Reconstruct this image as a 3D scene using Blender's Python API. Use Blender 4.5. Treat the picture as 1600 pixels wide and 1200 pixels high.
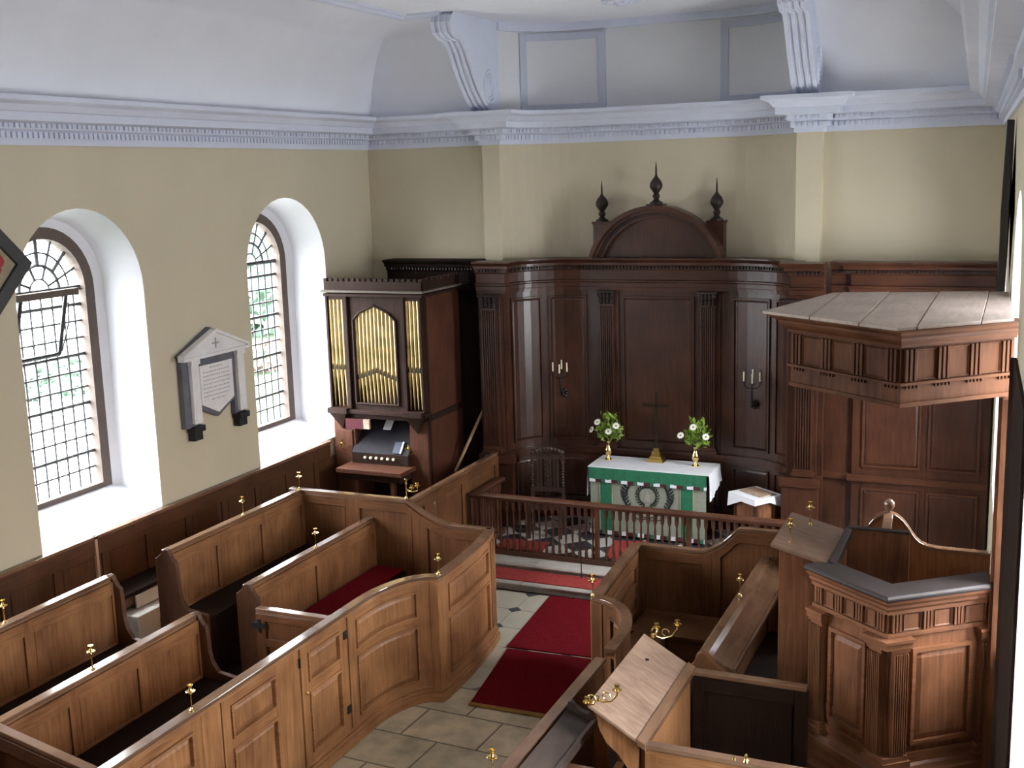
import bpy, bmesh, math, random
from mathutils import Vector, Matrix
from math import pi, sin, cos, radians, sqrt, atan2

random.seed(7)
SC = bpy.context.scene
COL = SC.collection
for o in list(bpy.data.objects):
    bpy.data.objects.remove(o)

# ------------------------------------------------------------------ camera
cam_d = bpy.data.cameras.new('camera')
cam = bpy.data.objects.new('camera', cam_d)
COL.objects.link(cam)
cam_d.sensor_fit = 'HORIZONTAL'
cam_d.sensor_width = 36.0
cam_d.lens = 36.0 * 1799.45 / 1600.0
cam_d.clip_start = 0.05
cam_d.clip_end = 400
YAW, PIT, ROL = 0.41678595, 0.17995384, -0.02908037
M = Matrix.Rotation(YAW, 4, 'Z') @ Matrix.Rotation(pi / 2 - PIT, 4, 'X') @ Matrix.Rotation(ROL, 4, 'Z')
M.translation = Vector((0, 0, 5.0))
cam.matrix_world = M
SC.camera = cam

# ------------------------------------------------------------------ world, daylight, exposure
W = bpy.data.worlds.new('overcast sky')
SC.world = W
W.use_nodes = True
wn = W.node_tree
bg = wn.nodes['Background']
bg.inputs['Color'].default_value = (0.94, 0.955, 1.0, 1)
# overcast sky: the zenith about three times as bright as the horizon
_tc = wn.nodes.new('ShaderNodeTexCoord')
_sx = wn.nodes.new('ShaderNodeSeparateXYZ')
_mr = wn.nodes.new('ShaderNodeMapRange')
_mr.inputs['From Min'].default_value = 0.0
_mr.inputs['From Max'].default_value = 1.0
_mr.inputs['To Min'].default_value = 6.0
_mr.inputs['To Max'].default_value = 20.0
wn.links.new(_tc.outputs['Generated'], _sx.inputs[0])
wn.links.new(_sx.outputs['Z'], _mr.inputs['Value'])
wn.links.new(_mr.outputs['Result'], bg.inputs['Strength'])
SC.view_settings.view_transform = 'Standard'
SC.view_settings.look = 'None'
SC.view_settings.gamma = 1.0
SC.view_settings.use_curve_mapping = False
SC.view_settings.exposure = 2.38
SC.cycles.max_bounces = 10
SC.cycles.diffuse_bounces = 7
SC.cycles.transparent_max_bounces = 16
SC.cycles.sample_clamp_indirect = 8.0
SC.cycles.use_denoising = True

XL = -8.62                       # inner face of the north (left) wall
YE = 14.6                        # inner face of the east wall
YW = -2.5                        # west wall behind the gallery
ZC = 6.98                        # flat ceiling


def xr(y):
    return -0.2 + 0.033 * (YE - y)


def portal(name, loc, sx, sz, rot):
    """daylight portal filling a window opening"""
    d = bpy.data.lights.new(name, 'AREA')
    d.shape = 'RECTANGLE'
    d.size = sx
    d.size_y = sz
    d.cycles.is_portal = True
    o = bpy.data.objects.new(name, d)
    o.location = loc
    o.rotation_euler = rot
    COL.objects.link(o)


LEFT_WIN = [5.30, 8.88, 12.46]
RIGHT_WIN = [5.30, 8.88, 12.46]
WEST_WIN = []
for yc in LEFT_WIN:
    portal('daylight', (XL - 0.75, yc, 3.15), 1.2, 2.9, (pi / 2, 0, -pi / 2))
for yc in RIGHT_WIN:
    portal('daylight', (xr(yc) + 0.75, yc, 3.15), 1.2, 2.9, (pi / 2, 0, pi / 2))
for xc in WEST_WIN:
    portal('daylight', (xc, YW - 0.75, 3.8), 1.2, 2.9, (pi / 2, 0, 0))


# ------------------------------------------------------------------ materials
def new_mat(name):
    m = bpy.data.materials.new(name)
    m.use_nodes = True
    nt = m.node_tree
    return m, nt, nt.nodes['Principled BSDF']


def simple(name, col, rough=0.5, metal=0.0, noise=0.0, nscale=8.0, bump=0.0, spec=0.5):
    m, nt, b = new_mat(name)
    b.inputs['Roughness'].default_value = rough
    b.inputs['Metallic'].default_value = metal
    b.inputs['Specular IOR Level'].default_value = spec
    tc = nt.nodes.new('ShaderNodeTexCoord')
    n = nt.nodes.new('ShaderNodeTexNoise')
    n.inputs['Scale'].default_value = nscale
    n.inputs['Detail'].default_value = 4
    nt.links.new(tc.outputs['Object'], n.inputs['Vector'])
    r = nt.nodes.new('ShaderNodeValToRGB')
    r.color_ramp.elements[0].position = 0.3
    r.color_ramp.elements[1].position = 0.7
    lo = tuple(max(0, c * (1 - noise)) for c in col)
    hi = tuple(min(1, c * (1 + noise)) for c in col)
    r.color_ramp.elements[0].color = (*lo, 1)
    r.color_ramp.elements[1].color = (*hi, 1)
    nt.links.new(n.outputs['Fac'], r.inputs['Fac'])
    nt.links.new(r.outputs['Color'], b.inputs['Base Color'])
    if bump:
        bp = nt.nodes.new('ShaderNodeBump')
        bp.inputs['Strength'].default_value = bump
        bp.inputs['Distance'].default_value = 0.01
        nt.links.new(n.outputs['Fac'], bp.inputs['Height'])
        nt.links.new(bp.outputs['Normal'], b.inputs['Normal'])
    return m


def wood(name, dark, light, scale, rough=0.38, spec=0.5):
    """procedural timber, grain stretched along the axes with a small scale"""
    m, nt, b = new_mat(name)
    L = nt.links.new
    tc = nt.nodes.new('ShaderNodeTexCoord')
    mp = nt.nodes.new('ShaderNodeMapping')
    mp.inputs['Scale'].default_value = scale
    L(tc.outputs['Object'], mp.inputs['Vector'])
    n = nt.nodes.new('ShaderNodeTexNoise')
    n.inputs['Scale'].default_value = 3.0
    n.inputs['Detail'].default_value = 6
    n.inputs['Distortion'].default_value = 0.6
    L(mp.outputs['Vector'], n.inputs['Vector'])
    n2 = nt.nodes.new('ShaderNodeTexNoise')
    n2.inputs['Scale'].default_value = 2.2
    n2.inputs['Detail'].default_value = 3
    L(tc.outputs['Object'], n2.inputs['Vector'])
    mx = nt.nodes.new('ShaderNodeMath')
    mx.operation = 'MULTIPLY_ADD'
    mx.inputs[1].default_value = 0.55
    L(n2.outputs['Fac'], mx.inputs[0])
    mu = nt.nodes.new('ShaderNodeMath')
    mu.operation = 'MULTIPLY'
    mu.inputs[1].default_value = 0.45
    L(n.outputs['Fac'], mu.inputs[0])
    L(mu.outputs[0], mx.inputs[2])
    r = nt.nodes.new('ShaderNodeValToRGB')
    r.color_ramp.elements[0].position = 0.34
    r.color_ramp.elements[1].position = 0.66
    r.color_ramp.elements[0].color = (*dark, 1)
    r.color_ramp.elements[1].color = (*light, 1)
    L(mx.outputs[0], r.inputs['Fac'])
    L(r.outputs['Color'], b.inputs['Base Color'])
    b.inputs['Roughness'].default_value = rough
    b.inputs['Specular IOR Level'].default_value = spec
    bp = nt.nodes.new('ShaderNodeBump')
    bp.inputs['Strength'].default_value = 0.12
    bp.inputs['Distance'].default_value = 0.004
    L(n.outputs['Fac'], bp.inputs['Height'])
    L(bp.outputs['Normal'], b.inputs['Normal'])
    return m


GV = (11, 11, 0.9)     # vertical grain
GH = (0.9, 0.9, 14)    # horizontal grain
PEW = [wood('oak upright grain', (0.1830, 0.0756, 0.0293), (0.4392, 0.2098, 0.0878), GV, 0.42, 0.35),
       wood('oak level grain', (0.1891, 0.0781, 0.0305), (0.4514, 0.2159, 0.0915), GH, 0.42, 0.35),
       wood('oak worn top', (0.105, 0.052, 0.028), (0.20, 0.11, 0.065), GH, 0.13, 1.0)]
BENCH = [wood('shaded bench oak upright grain', (0.1354, 0.0559, 0.0217), (0.3250, 0.1553, 0.0650), GV, 0.42, 0.35),  # copy of the pew oak, darkened for shade inside the pews
       wood('shaded bench oak level grain', (0.1399, 0.0578, 0.0226), (0.3340, 0.1598, 0.0677), GH, 0.42, 0.35)]
BENCH.append(PEW[2])
DARK = [wood('shaded and dark oak upright', (0.008, 0.004, 0.003), (0.022, 0.011, 0.006), GV, 0.75, 0.12),  # near-black tone carries shade on seats, pew floors and the clerk's partition
        wood('shaded and dark oak level', (0.008, 0.004, 0.003), (0.022, 0.011, 0.006), GH, 0.75, 0.12),
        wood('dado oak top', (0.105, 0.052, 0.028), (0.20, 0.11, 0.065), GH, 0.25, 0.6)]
DADO = [wood('dado oak upright', (0.0480, 0.0192, 0.0088), (0.1040, 0.0440, 0.0208), GV, 0.42, 0.35),
        wood('dado oak level', (0.0480, 0.0192, 0.0088), (0.1080, 0.0456, 0.0216), GH, 0.42, 0.35), DARK[2]]
RER = [wood('mahogany upright grain', (0.0289, 0.0106, 0.0061), (0.0760, 0.0274, 0.0144), GV, 0.31, 0.6),
       wood('mahogany level grain', (0.0320, 0.0120, 0.0064), (0.0840, 0.0304, 0.0160), GH, 0.32),
       simple('dark carved timber', (0.022, 0.011, 0.008), 0.5, noise=0.3)]
PUL = [wood('pulpit upright grain', (0.1088, 0.0422, 0.0205), (0.2944, 0.1254, 0.0589), GV, 0.48, 0.22),
       wood('pulpit level grain', (0.1126, 0.0435, 0.0205), (0.3072, 0.1306, 0.0614), GH, 0.48, 0.22),
       wood('pulpit dusty top', (0.026, 0.019, 0.018), (0.055, 0.042, 0.040), GH, 0.55, 0.35)]
ORG = [wood('organ dark timber', (0.0176, 0.0088, 0.0064), (0.0440, 0.0208, 0.0144), GV, 0.6, 0.15),
       wood('organ red timber', (0.0570, 0.0209, 0.0123), (0.1283, 0.0494, 0.0276), GV, 0.5, 0.25),
       simple('organ black board', (0.022, 0.020, 0.026), 0.7, noise=0.15, spec=0.15)]
DESK = wood('faded desk board', (0.150, 0.086, 0.058), (0.400, 0.265, 0.190), (2.2, 9, 2), 0.42)
DUST = wood('dusty canopy boards', (0.3660, 0.2989, 0.2562), (0.4880, 0.4087, 0.3538), (9, 1, 3), 0.75, 0.2)
CREAM = simple('cream wall paint', (0.5700, 0.5082, 0.3752), 0.85, noise=0.03, nscale=1.3, spec=0.2)
WHITE = simple('white plaster', (0.7480, 0.7645, 0.8195), 0.85, noise=0.025, nscale=1.5, spec=0.2)
APSE = simple('off white plaster', (0.6784, 0.6837, 0.7049), 0.85, noise=0.02, nscale=1.5, spec=0.2)
CORN = simple('pale blue cornice paint', (0.63, 0.665, 0.775), 0.8, noise=0.03, nscale=4, spec=0.2)
BLUE = simple('blue grey panel paint', (0.50, 0.535, 0.62), 0.8, noise=0.03, nscale=4, spec=0.2)
REVEAL = simple('white limewash', (0.66, 0.665, 0.70), 0.85, noise=0.01, spec=0.2)
WFRAME = simple('brown stone window frame', (0.115, 0.090, 0.078), 0.8, noise=0.1, nscale=6, spec=0.2)
LEAD = simple('dark lead cames', (0.055, 0.055, 0.06), 0.6)
IRON = simple('black iron', (0.012, 0.012, 0.014), 0.5)
BRASS = simple('polished brass', (0.78, 0.58, 0.24), 0.20, 1.0, noise=0.05)
OLDBRASS = simple('tarnished brass', (0.42, 0.29, 0.09), 0.38, 1.0, noise=0.15)
GILT = simple('gilded pipe metal', (0.56, 0.42, 0.19), 0.36, 0.8, noise=0.30, nscale=7)
LINEN = simple('white linen', (0.80, 0.80, 0.84), 0.9, noise=0.03, nscale=12, spec=0.2)
GREEN = simple('green silk', (0.016, 0.155, 0.075), 0.55, noise=0.15, nscale=20)
GREY = simple('grey green damask', (0.27, 0.29, 0.23), 0.8, noise=0.12, nscale=90)
RED = simple('red wool carpet', (0.1275, 0.0026, 0.0068), 0.95, noise=0.22, nscale=30, bump=0.3, spec=0.1)
REDB = simple('faded red carpet', (0.30, 0.045, 0.040), 0.95, noise=0.18, nscale=20, bump=0.3, spec=0.1)
BLACK = simple('black embroidery', (0.012, 0.014, 0.014), 0.8)
CANDLE = simple('ivory candle wax', (0.85, 0.80, 0.58), 0.5, noise=0.02)
SLATE = simple('grey slate', (0.115, 0.120, 0.145), 0.55, noise=0.2, nscale=6)
MARBLE = simple('white marble', (0.74, 0.72, 0.72), 0.45, noise=0.08, nscale=5)
LETTER = simple('worn grey lettering', (0.40, 0.385, 0.39), 0.6)
STONE = simple('pale step stone', (0.40, 0.365, 0.325), 0.7, noise=0.14, nscale=5)
LEAF = simple('fresh green leaves', (0.22, 0.34, 0.045), 0.5, noise=0.6, nscale=14)
PETAL = simple('white petals', (0.85, 0.85, 0.80), 0.7)
YELLOW = simple('yellow flower centre', (0.45, 0.33, 0.05), 0.7)
PAPER = simple('white paper', (0.75, 0.75, 0.75), 0.8)
WINE = simple('crimson cloth', (0.075, 0.006, 0.014), 0.85)
NAVY = simple('navy book cloth', (0.008, 0.012, 0.045), 0.6)
PALEBOX = simple('pale grey enamel', (0.50, 0.50, 0.46), 0.55, noise=0.04)
TAN = simple('tan paper cover', (0.40, 0.30, 0.22), 0.7, noise=0.3, nscale=9)
HATCHBG = simple('tan painted canvas', (0.30, 0.25, 0.16), 0.7, noise=0.15, nscale=12)
HATCHRED = simple('red heraldic paint', (0.33, 0.03, 0.03), 0.7)
HATCHWHITE = simple('grey white heraldic paint', (0.48, 0.46, 0.38), 0.7)
HATCHFR = simple('black picture frame', (0.020, 0.018, 0.018), 0.4)
GRASS = simple('mown lawn', (0.026, 0.042, 0.021), 0.9, noise=0.3, nscale=0.5, spec=0.1)
BUSH = simple('hedge leaves', (0.045, 0.085, 0.055), 0.8, noise=0.7, nscale=1.5, spec=0.1)
PALELEAF = simple('pale tree leaves', (0.075, 0.115, 0.085), 0.8, noise=0.7, nscale=1.2, spec=0.1)
ROSE = simple('pink blossom', (0.12, 0.075, 0.055), 0.8, noise=0.4, nscale=4)
STICKW = simple('bare pine', (0.42, 0.27, 0.17), 0.6, noise=0.1)


def glass_mat():
    m, nt, b = new_mat('clear window glass')
    nt.nodes.remove(b)
    t = nt.nodes.new('ShaderNodeBsdfTransparent')
    t.inputs['Color'].default_value = (0.96, 0.985, 0.97, 1)
    g = nt.nodes.new('ShaderNodeBsdfGlossy')
    g.inputs['Roughness'].default_value = 0.08
    mx = nt.nodes.new('ShaderNodeMixShader')
    mx.inputs['Fac'].default_value = 0.05
    nt.links.new(t.outputs[0], mx.inputs[1])
    nt.links.new(g.outputs[0], mx.inputs[2])
    nt.links.new(mx.outputs[0], nt.nodes['Material Output'].inputs['Surface'])
    return m


GLASS = glass_mat()


def flag_mat():
    m, nt, b = new_mat('worn flagstones')
    L = nt.links.new
    tc = nt.nodes.new('ShaderNodeTexCoord')
    mp = nt.nodes.new('ShaderNodeMapping')
    mp.inputs['Rotation'].default_value = (0, 0, 0.04)
    L(tc.outputs['Object'], mp.inputs['Vector'])
    br = nt.nodes.new('ShaderNodeTexBrick')
    br.inputs['Scale'].default_value = 1.0
    br.inputs['Brick Width'].default_value = 0.78
    br.inputs['Row Height'].default_value = 0.55
    br.inputs['Mortar Size'].default_value = 0.012
    br.inputs['Mortar Smooth'].default_value = 0.4
    br.inputs['Color1'].default_value = (0.472, 0.407, 0.295, 1)
    br.inputs['Color2'].default_value = (0.649, 0.560, 0.413, 1)
    br.inputs['Mortar'].default_value = (0.15, 0.135, 0.10, 1)
    L(mp.outputs['Vector'], br.inputs['Vector'])
    n = nt.nodes.new('ShaderNodeTexNoise')
    n.inputs['Scale'].default_value = 5
    n.inputs['Detail'].default_value = 6
    L(tc.outputs['Object'], n.inputs['Vector'])
    mx = nt.nodes.new('ShaderNodeMix')
    mx.data_type = 'RGBA'
    mx.blend_type = 'MULTIPLY'
    mx.inputs['Factor'].default_value = 0.75
    r = nt.nodes.new('ShaderNodeValToRGB')
    r.color_ramp.elements[0].position = 0.3
    r.color_ramp.elements[0].color = (0.55, 0.55, 0.5, 1)
    r.color_ramp.elements[1].position = 0.65
    r.color_ramp.elements[1].color = (1.15, 1.1, 1.0, 1)
    L(n.outputs['Fac'], r.inputs['Fac'])
    L(br.outputs['Color'], mx.inputs['A'])
    L(r.outputs['Color'], mx.inputs['B'])
    L(mx.outputs['Result'], b.inputs['Base Color'])
    b.inputs['Roughness'].default_value = 0.55
    return m


FLAG = flag_mat()
TILE = simple('cream limestone tile', (0.46, 0.42, 0.33), 0.45, noise=0.08, nscale=3)
DOT = simple('dark slate inset', (0.06, 0.065, 0.08), 0.5)
GAP = simple('tile joint', (0.20, 0.18, 0.14), 0.8)


def checker_mat():
    m, nt, b = new_mat('black and white marble checker')
    tc = nt.nodes.new('ShaderNodeTexCoord')
    mp = nt.nodes.new('ShaderNodeMapping')
    mp.inputs['Rotation'].default_value = (0, 0, pi / 4)
    c = nt.nodes.new('ShaderNodeTexChecker')
    c.inputs['Scale'].default_value = 2.9
    c.inputs['Color1'].default_value = (0.50, 0.47, 0.42, 1)
    c.inputs['Color2'].default_value = (0.035, 0.037, 0.045, 1)
    nt.links.new(tc.outputs['Object'], mp.inputs['Vector'])
    nt.links.new(mp.outputs['Vector'], c.inputs['Vector'])
    nt.links.new(c.outputs['Color'], b.inputs['Base Color'])
    b.inputs['Roughness'].default_value = 0.35
    return m


CHECK = checker_mat()


# ------------------------------------------------------------------ mesh helpers
OFF = {}


class MB:
    def __init__(self):
        self.v, self.f, self.m = [], [], []

    def add(self, vs, fs, mi=0):
        b = len(self.v)
        self.v += [tuple(p) for p in vs]
        for f in fs:
            self.f.append([b + i for i in f])
            self.m.append(mi)

    def box(self, x0, x1, y0, y1, z0, z1, mi=0):
        self.hexa([(x0, y0, z0), (x1, y0, z0), (x1, y1, z0), (x0, y1, z0),
                   (x0, y0, z1), (x1, y0, z1), (x1, y1, z1), (x0, y1, z1)], mi)

    def hexa(self, p, mi=0):
        self.add(p, [(0, 3, 2, 1), (4, 5, 6, 7), (0, 1, 5, 4), (1, 2, 6, 5), (2, 3, 7, 6), (3, 0, 4, 7)], mi)

    def prism(self, poly, axis, a, b, mi=0):
        """poly: 2-D outline, extruded along axis from a to b"""
        n = len(poly)

        def P(u, v, t):
            return (t, u, v) if axis == 'x' else (u, t, v) if axis == 'y' else (u, v, t)
        vs = [P(u, v, a) for u, v in poly] + [P(u, v, b) for u, v in poly]
        fs = [tuple(range(n))[::-1], tuple(range(n, 2 * n))]
        fs += [(i, (i + 1) % n, n + (i + 1) % n, n + i) for i in range(n)]
        self.add(vs, fs, mi)

    def tube(self, pts, r, n=8, mi=0, caps=True):
        pts = [Vector(p) for p in pts]
        rs = r if isinstance(r, (list, tuple)) else [r] * len(pts)
        vs, fs = [], []
        prev = None
        for i, p in enumerate(pts):
            t = (pts[min(i + 1, len(pts) - 1)] - pts[max(i - 1, 0)]).normalized()
            if prev is None:
                u = t.orthogonal().normalized()
            else:
                u = (prev - t * prev.dot(t)).normalized()
            prev = u
            w = t.cross(u)
            for k in range(n):
                a = 2 * pi * k / n
                vs.append(p + (u * cos(a) + w * sin(a)) * rs[i])
        for i in range(len(pts) - 1):
            for k in range(n):
                a, b = i * n + k, i * n + (k + 1) % n
                fs.append((a, b, b + n, a + n))
        if caps:
            fs.append(tuple(range(n))[::-1])
            fs.append(tuple(range((len(pts) - 1) * n, len(pts) * n)))
        self.add(vs, fs, mi)

    def lathe(self, prof, c=(0, 0, 0), n=16, mi=0, axis='z'):
        vs, fs = [], []
        for r, z in prof:
            for k in range(n):
                a = 2 * pi * k / n
                p = (r * cos(a), r * sin(a), z)
                if axis == 'x':
                    p = (p[2], p[0], p[1])
                elif axis == 'y':
                    p = (p[0], p[2], p[1])
                vs.append((p[0] + c[0], p[1] + c[1], p[2] + c[2]))
        for i in range(len(prof) - 1):
            for k in range(n):
                a, b = i * n + k, i * n + (k + 1) % n
                fs.append((a, b, b + n, a + n))
        fs.append(tuple(range(n))[::-1])
        fs.append(tuple(range((len(prof) - 1) * n, len(prof) * n)))
        self.add(vs, fs, mi)

    def build(self, name, mats, parent=None, bevel=0.0, smooth=False, loc=None):
        me = bpy.data.meshes.new(name)
        if parent is not None:
            off = OFF[parent]
        elif loc is not None:
            off = Vector(loc)
        else:
            xs, ys, zs = zip(*self.v)
            off = Vector(((min(xs) + max(xs)) / 2, (min(ys) + max(ys)) / 2, min(zs)))
        me.from_pydata([Vector(p) - off for p in self.v], [], self.f)
        for m in (mats if isinstance(mats, (list, tuple)) else [mats]):
            me.materials.append(m)
        for p, mi in zip(me.polygons, self.m):
            p.material_index = mi
        bm = bmesh.new()
        bm.from_mesh(me)
        bmesh.ops.remove_doubles(bm, verts=bm.verts, dist=1e-6)
        bmesh.ops.recalc_face_normals(bm, faces=bm.faces)
        bm.to_mesh(me)
        bm.free()
        if smooth:
            me.polygons.foreach_set('use_smooth', [True] * len(me.polygons))
        o = bpy.data.objects.new(name, me)
        COL.objects.link(o)
        OFF[o] = off
        if parent is not None:
            o.parent = parent
        else:
            o.location = off
        if bevel:
            b = o.modifiers.new('soft edges', 'BEVEL')
            b.width = bevel
            b.segments = 2
            b.limit_method = 'ANGLE'
            b.angle_limit = radians(40)
        if smooth:
            try:
                me.set_sharp_from_angle(angle=radians(40))
            except Exception:
                pass
        return o


def tag(o, label, cat, group=None, kind=None):
    o['label'] = label
    o['category'] = cat
    if group:
        o['group'] = group
    if kind:
        o['kind'] = kind
    return o


def thing(name, label, cat, loc=(0, 0, 0), group=None):
    o = bpy.data.objects.new(name, None)
    o.empty_display_size = 0.1
    o.location = loc
    COL.objects.link(o)
    OFF[o] = Vector(loc)
    return tag(o, label, cat, group)


def struct(o):
    o['kind'] = 'structure'
    return o


def kids(o):
    return [c for c in bpy.data.objects if c.parent == o]


def dup(root, loc, rotz=0.0, label=None):
    r = root.copy()
    COL.objects.link(r)
    r.location = loc
    r.rotation_euler = (0, 0, rotz)
    if label:
        r['label'] = label
    for ch in kids(root):
        c = ch.copy()
        COL.objects.link(c)
        c.parent = r
        for g in kids(ch):
            d = g.copy()
            COL.objects.link(d)
            d.parent = c
    return r


class Path:
    """plan polyline; d > 0 lies to the right of the direction of travel"""

    def __init__(self, pts):
        self.p = [Vector((a, b)) for a, b in pts]
        self.s = [0.0]
        for a, b in zip(self.p, self.p[1:]):
            self.s.append(self.s[-1] + (b - a).length)
        self.len = self.s[-1]
        self.t = [(b - a).normalized() for a, b in zip(self.p, self.p[1:])]

    def n(self, i):
        t = self.t[i]
        return Vector((t.y, -t.x))

    def at(self, s, d):
        S = self.s
        for i, si in enumerate(S):
            if abs(s - si) < 1e-7 and 0 < i < len(S) - 1:
                n0, n1 = self.n(i - 1), self.n(i)
                m = (n0 + n1)
                m = m / max(0.25, (m.length_squared / 2))
                q = self.p[i] + m * d
                return q.x, q.y
        i = 0
        while i < len(self.t) - 1 and s > S[i + 1]:
            i += 1
        q = self.p[i] + self.t[i] * (s - S[i]) + self.n(i) * d
        return q.x, q.y

    def stations(self, s0, s1, step=None):
        out = [s0] + [v for v in self.s if s0 + 1e-6 < v < s1 - 1e-6] + [s1]
        if step:
            fine = []
            for a, b in zip(out, out[1:]):
                k = max(1, int((b - a) / step + 0.5))
                fine += [a + (b - a) * j / k for j in range(k)]
            out = fine + [out[-1]]
        return out


def ev(z, s):
    return z(s) if callable(z) else z


def sweep(mb, path, s0, s1, ring, mi=0, step=None, caps=True, closed=True):
    st = path.stations(s0, s1, step)
    vs, fs = [], []
    n = None
    for s in st:
        rg = ring(s)
        n = len(rg)
        for d, z in rg:
            x, y = path.at(s, d)
            vs.append((x, y, z))
    for i in range(len(st) - 1):
        for k in range(n if closed else n - 1):
            a, b = i * n + k, i * n + (k + 1) % n
            fs.append((a, b, b + n, a + n))
    if caps and closed:
        fs.append(tuple(range(n))[::-1])
        fs.append(tuple(range((len(st) - 1) * n, len(st) * n)))
    mb.add(vs, fs, mi)


def sbox(mb, path, s0, s1, d0, d1, z0, z1, mi=0, step=None):
    if (callable(z0) or callable(z1)) and step is None:
        step = 0.04
    sweep(mb, path, s0, s1, lambda s: [(d0, ev(z0, s)), (d1, ev(z0, s)), (d1, ev(z1, s)), (d0, ev(z1, s))], mi, step)


def spanel(mb, path, s0, s1, z0, z1, d0, d1, m, mi=0, step=None):
    """raised and fielded panel: edges at d0, centre field at d1"""
    if (callable(z0) or callable(z1)) and step is None:
        step = 0.04
    st = [s0] + path.stations(s0 + m, s1 - m, step) + [s1]
    vs, fs = [], []
    for j, s in enumerate(st):
        dd = d0 if j in (0, len(st) - 1) else d1
        a, b = ev(z0, s), ev(z1, s)
        for d, z in ((d0, a), (dd, a + m), (dd, b - m), (d0, b)):
            x, y = path.at(s, d)
            vs.append((x, y, z))
    for i in range(len(st) - 1):
        for k in range(3):
            q = i * 4 + k
            fs.append((q, q + 1, q + 5, q + 4))
    mb.add(vs, fs, mi)


def sring(mb, path, s0, s1, z0, z1, w, d0, d1, mi=0):
    """moulded border round a panel opening"""
    sbox(mb, path, s0, s1, d0, d1, z0, (lambda s: ev(z0, s) + w) if callable(z0) else z0 + w, mi)
    sbox(mb, path, s0, s1, d0, d1, (lambda s: ev(z1, s) - w) if callable(z1) else z1 - w, z1, mi)
    a = (lambda s: ev(z0, s) + w) if callable(z0) else z0 + w
    b = (lambda s: ev(z1, s) - w) if callable(z1) else z1 - w
    sbox(mb, path, s0, s0 + w, d0, d1, a, b, mi)
    sbox(mb, path, s1 - w, s1, d0, d1, a, b, mi)


def bay(path, s0, s1, z0, z1, mats, parent, rows, stile=0.09, d=0.0, t=0.05, side=1, raised=True,
        fname='frame', pname='panel', ring=True, backing=True):
    """one framed bay: frame mesh plus a mesh per panel.  rows = [(zlow, zhigh), ...]"""
    fr = MB()

    def D(v):
        return d + v * side
    if backing:
        sbox(fr, path, s0, s1, D(-t), D(0), z0, z1, 0)
    sbox(fr, path, s0, s0 + stile, D(0), D(0.020), z0, z1, 0)
    sbox(fr, path, s1 - stile, s1, D(0), D(0.020), z0, z1, 0)
    a, b = s0 + stile, s1 - stile
    edges = [z0] + [v for r in rows for v in r] + [z1]
    for i in range(0, len(edges), 2):
        sbox(fr, path, a, b, D(0), D(0.020), edges[i], edges[i + 1], 1)
    if ring:
        for lo, hi in rows:
            sring(fr, path, a, b, lo, hi, 0.020, D(0), D(0.036), 1)
    fr.build(fname, mats, parent, bevel=0.003)
    for lo, hi in rows:
        p = MB()
        if raised:
            l2 = (lambda s, lo=lo: ev(lo, s) + 0.02) if callable(lo) else lo + 0.02
            h2 = (lambda s, hi=hi: ev(hi, s) - 0.02) if callable(hi) else hi - 0.02
            spanel(p, path, a + 0.02, b - 0.02, l2, h2, D(0.001), D(0.020), 0.040, 0)
        else:
            sbox(p, path, a + 0.02, b - 0.02, D(0.0005), D(0.004), lo, hi, 0)
        p.build(pname, mats, parent)


def arc(cx, cy, rx, ry, a0, a1, n):
    return [(cx + rx * cos(a0 + (a1 - a0) * i / n), cy + ry * sin(a0 + (a1 - a0) * i / n)) for i in range(n + 1)]

# ================================================================== THE SETTING
def outline(uc, r, zs, sill, n=20):
    pts = [(uc - r, sill), (uc - r, zs)]
    pts += [(uc - r * cos(pi * i / n), zs + r * sin(pi * i / n)) for i in range(1, n)]
    pts += [(uc + r, zs), (uc + r, sill)]
    return pts


def pierced(mb, P, u0, u1, z0, z1, openings, mi=0):
    """wall face with arched openings (uc, r, zs, sill)"""
    def quad(a, b, c, d):
        mb.add([P(*a, 0), P(*b, 0), P(*c, 0), P(*d, 0)], [(0, 1, 2, 3)], mi)
    u = u0
    for uc, r, zs, sill in openings:
        quad((u, z0), (uc - r, z0), (uc - r, z1), (u, z1))
        quad((uc - r, z0), (uc + r, z0), (uc + r, sill), (uc - r, sill))
        pts = outline(uc, r, zs, sill)[1:-1]
        for a, b in zip(pts, pts[1:]):
            quad(a, b, (b[0], z1), (a[0], z1))
        u = uc + r
    quad((u, z0), (u1, z0), (u1, z1), (u, z1))


def loft(mb, P, A, da, B, db, mi=0, close=True):
    n = len(A)
    vs = [P(u, z, da) for u, z in A] + [P(u, z, db) for u, z in B]
    fs = [(i, (i + 1) % n, n + (i + 1) % n, n + i) for i in range(n if close else n - 1)]
    mb.add(vs, fs, mi)


WIN_N = [0]


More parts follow.
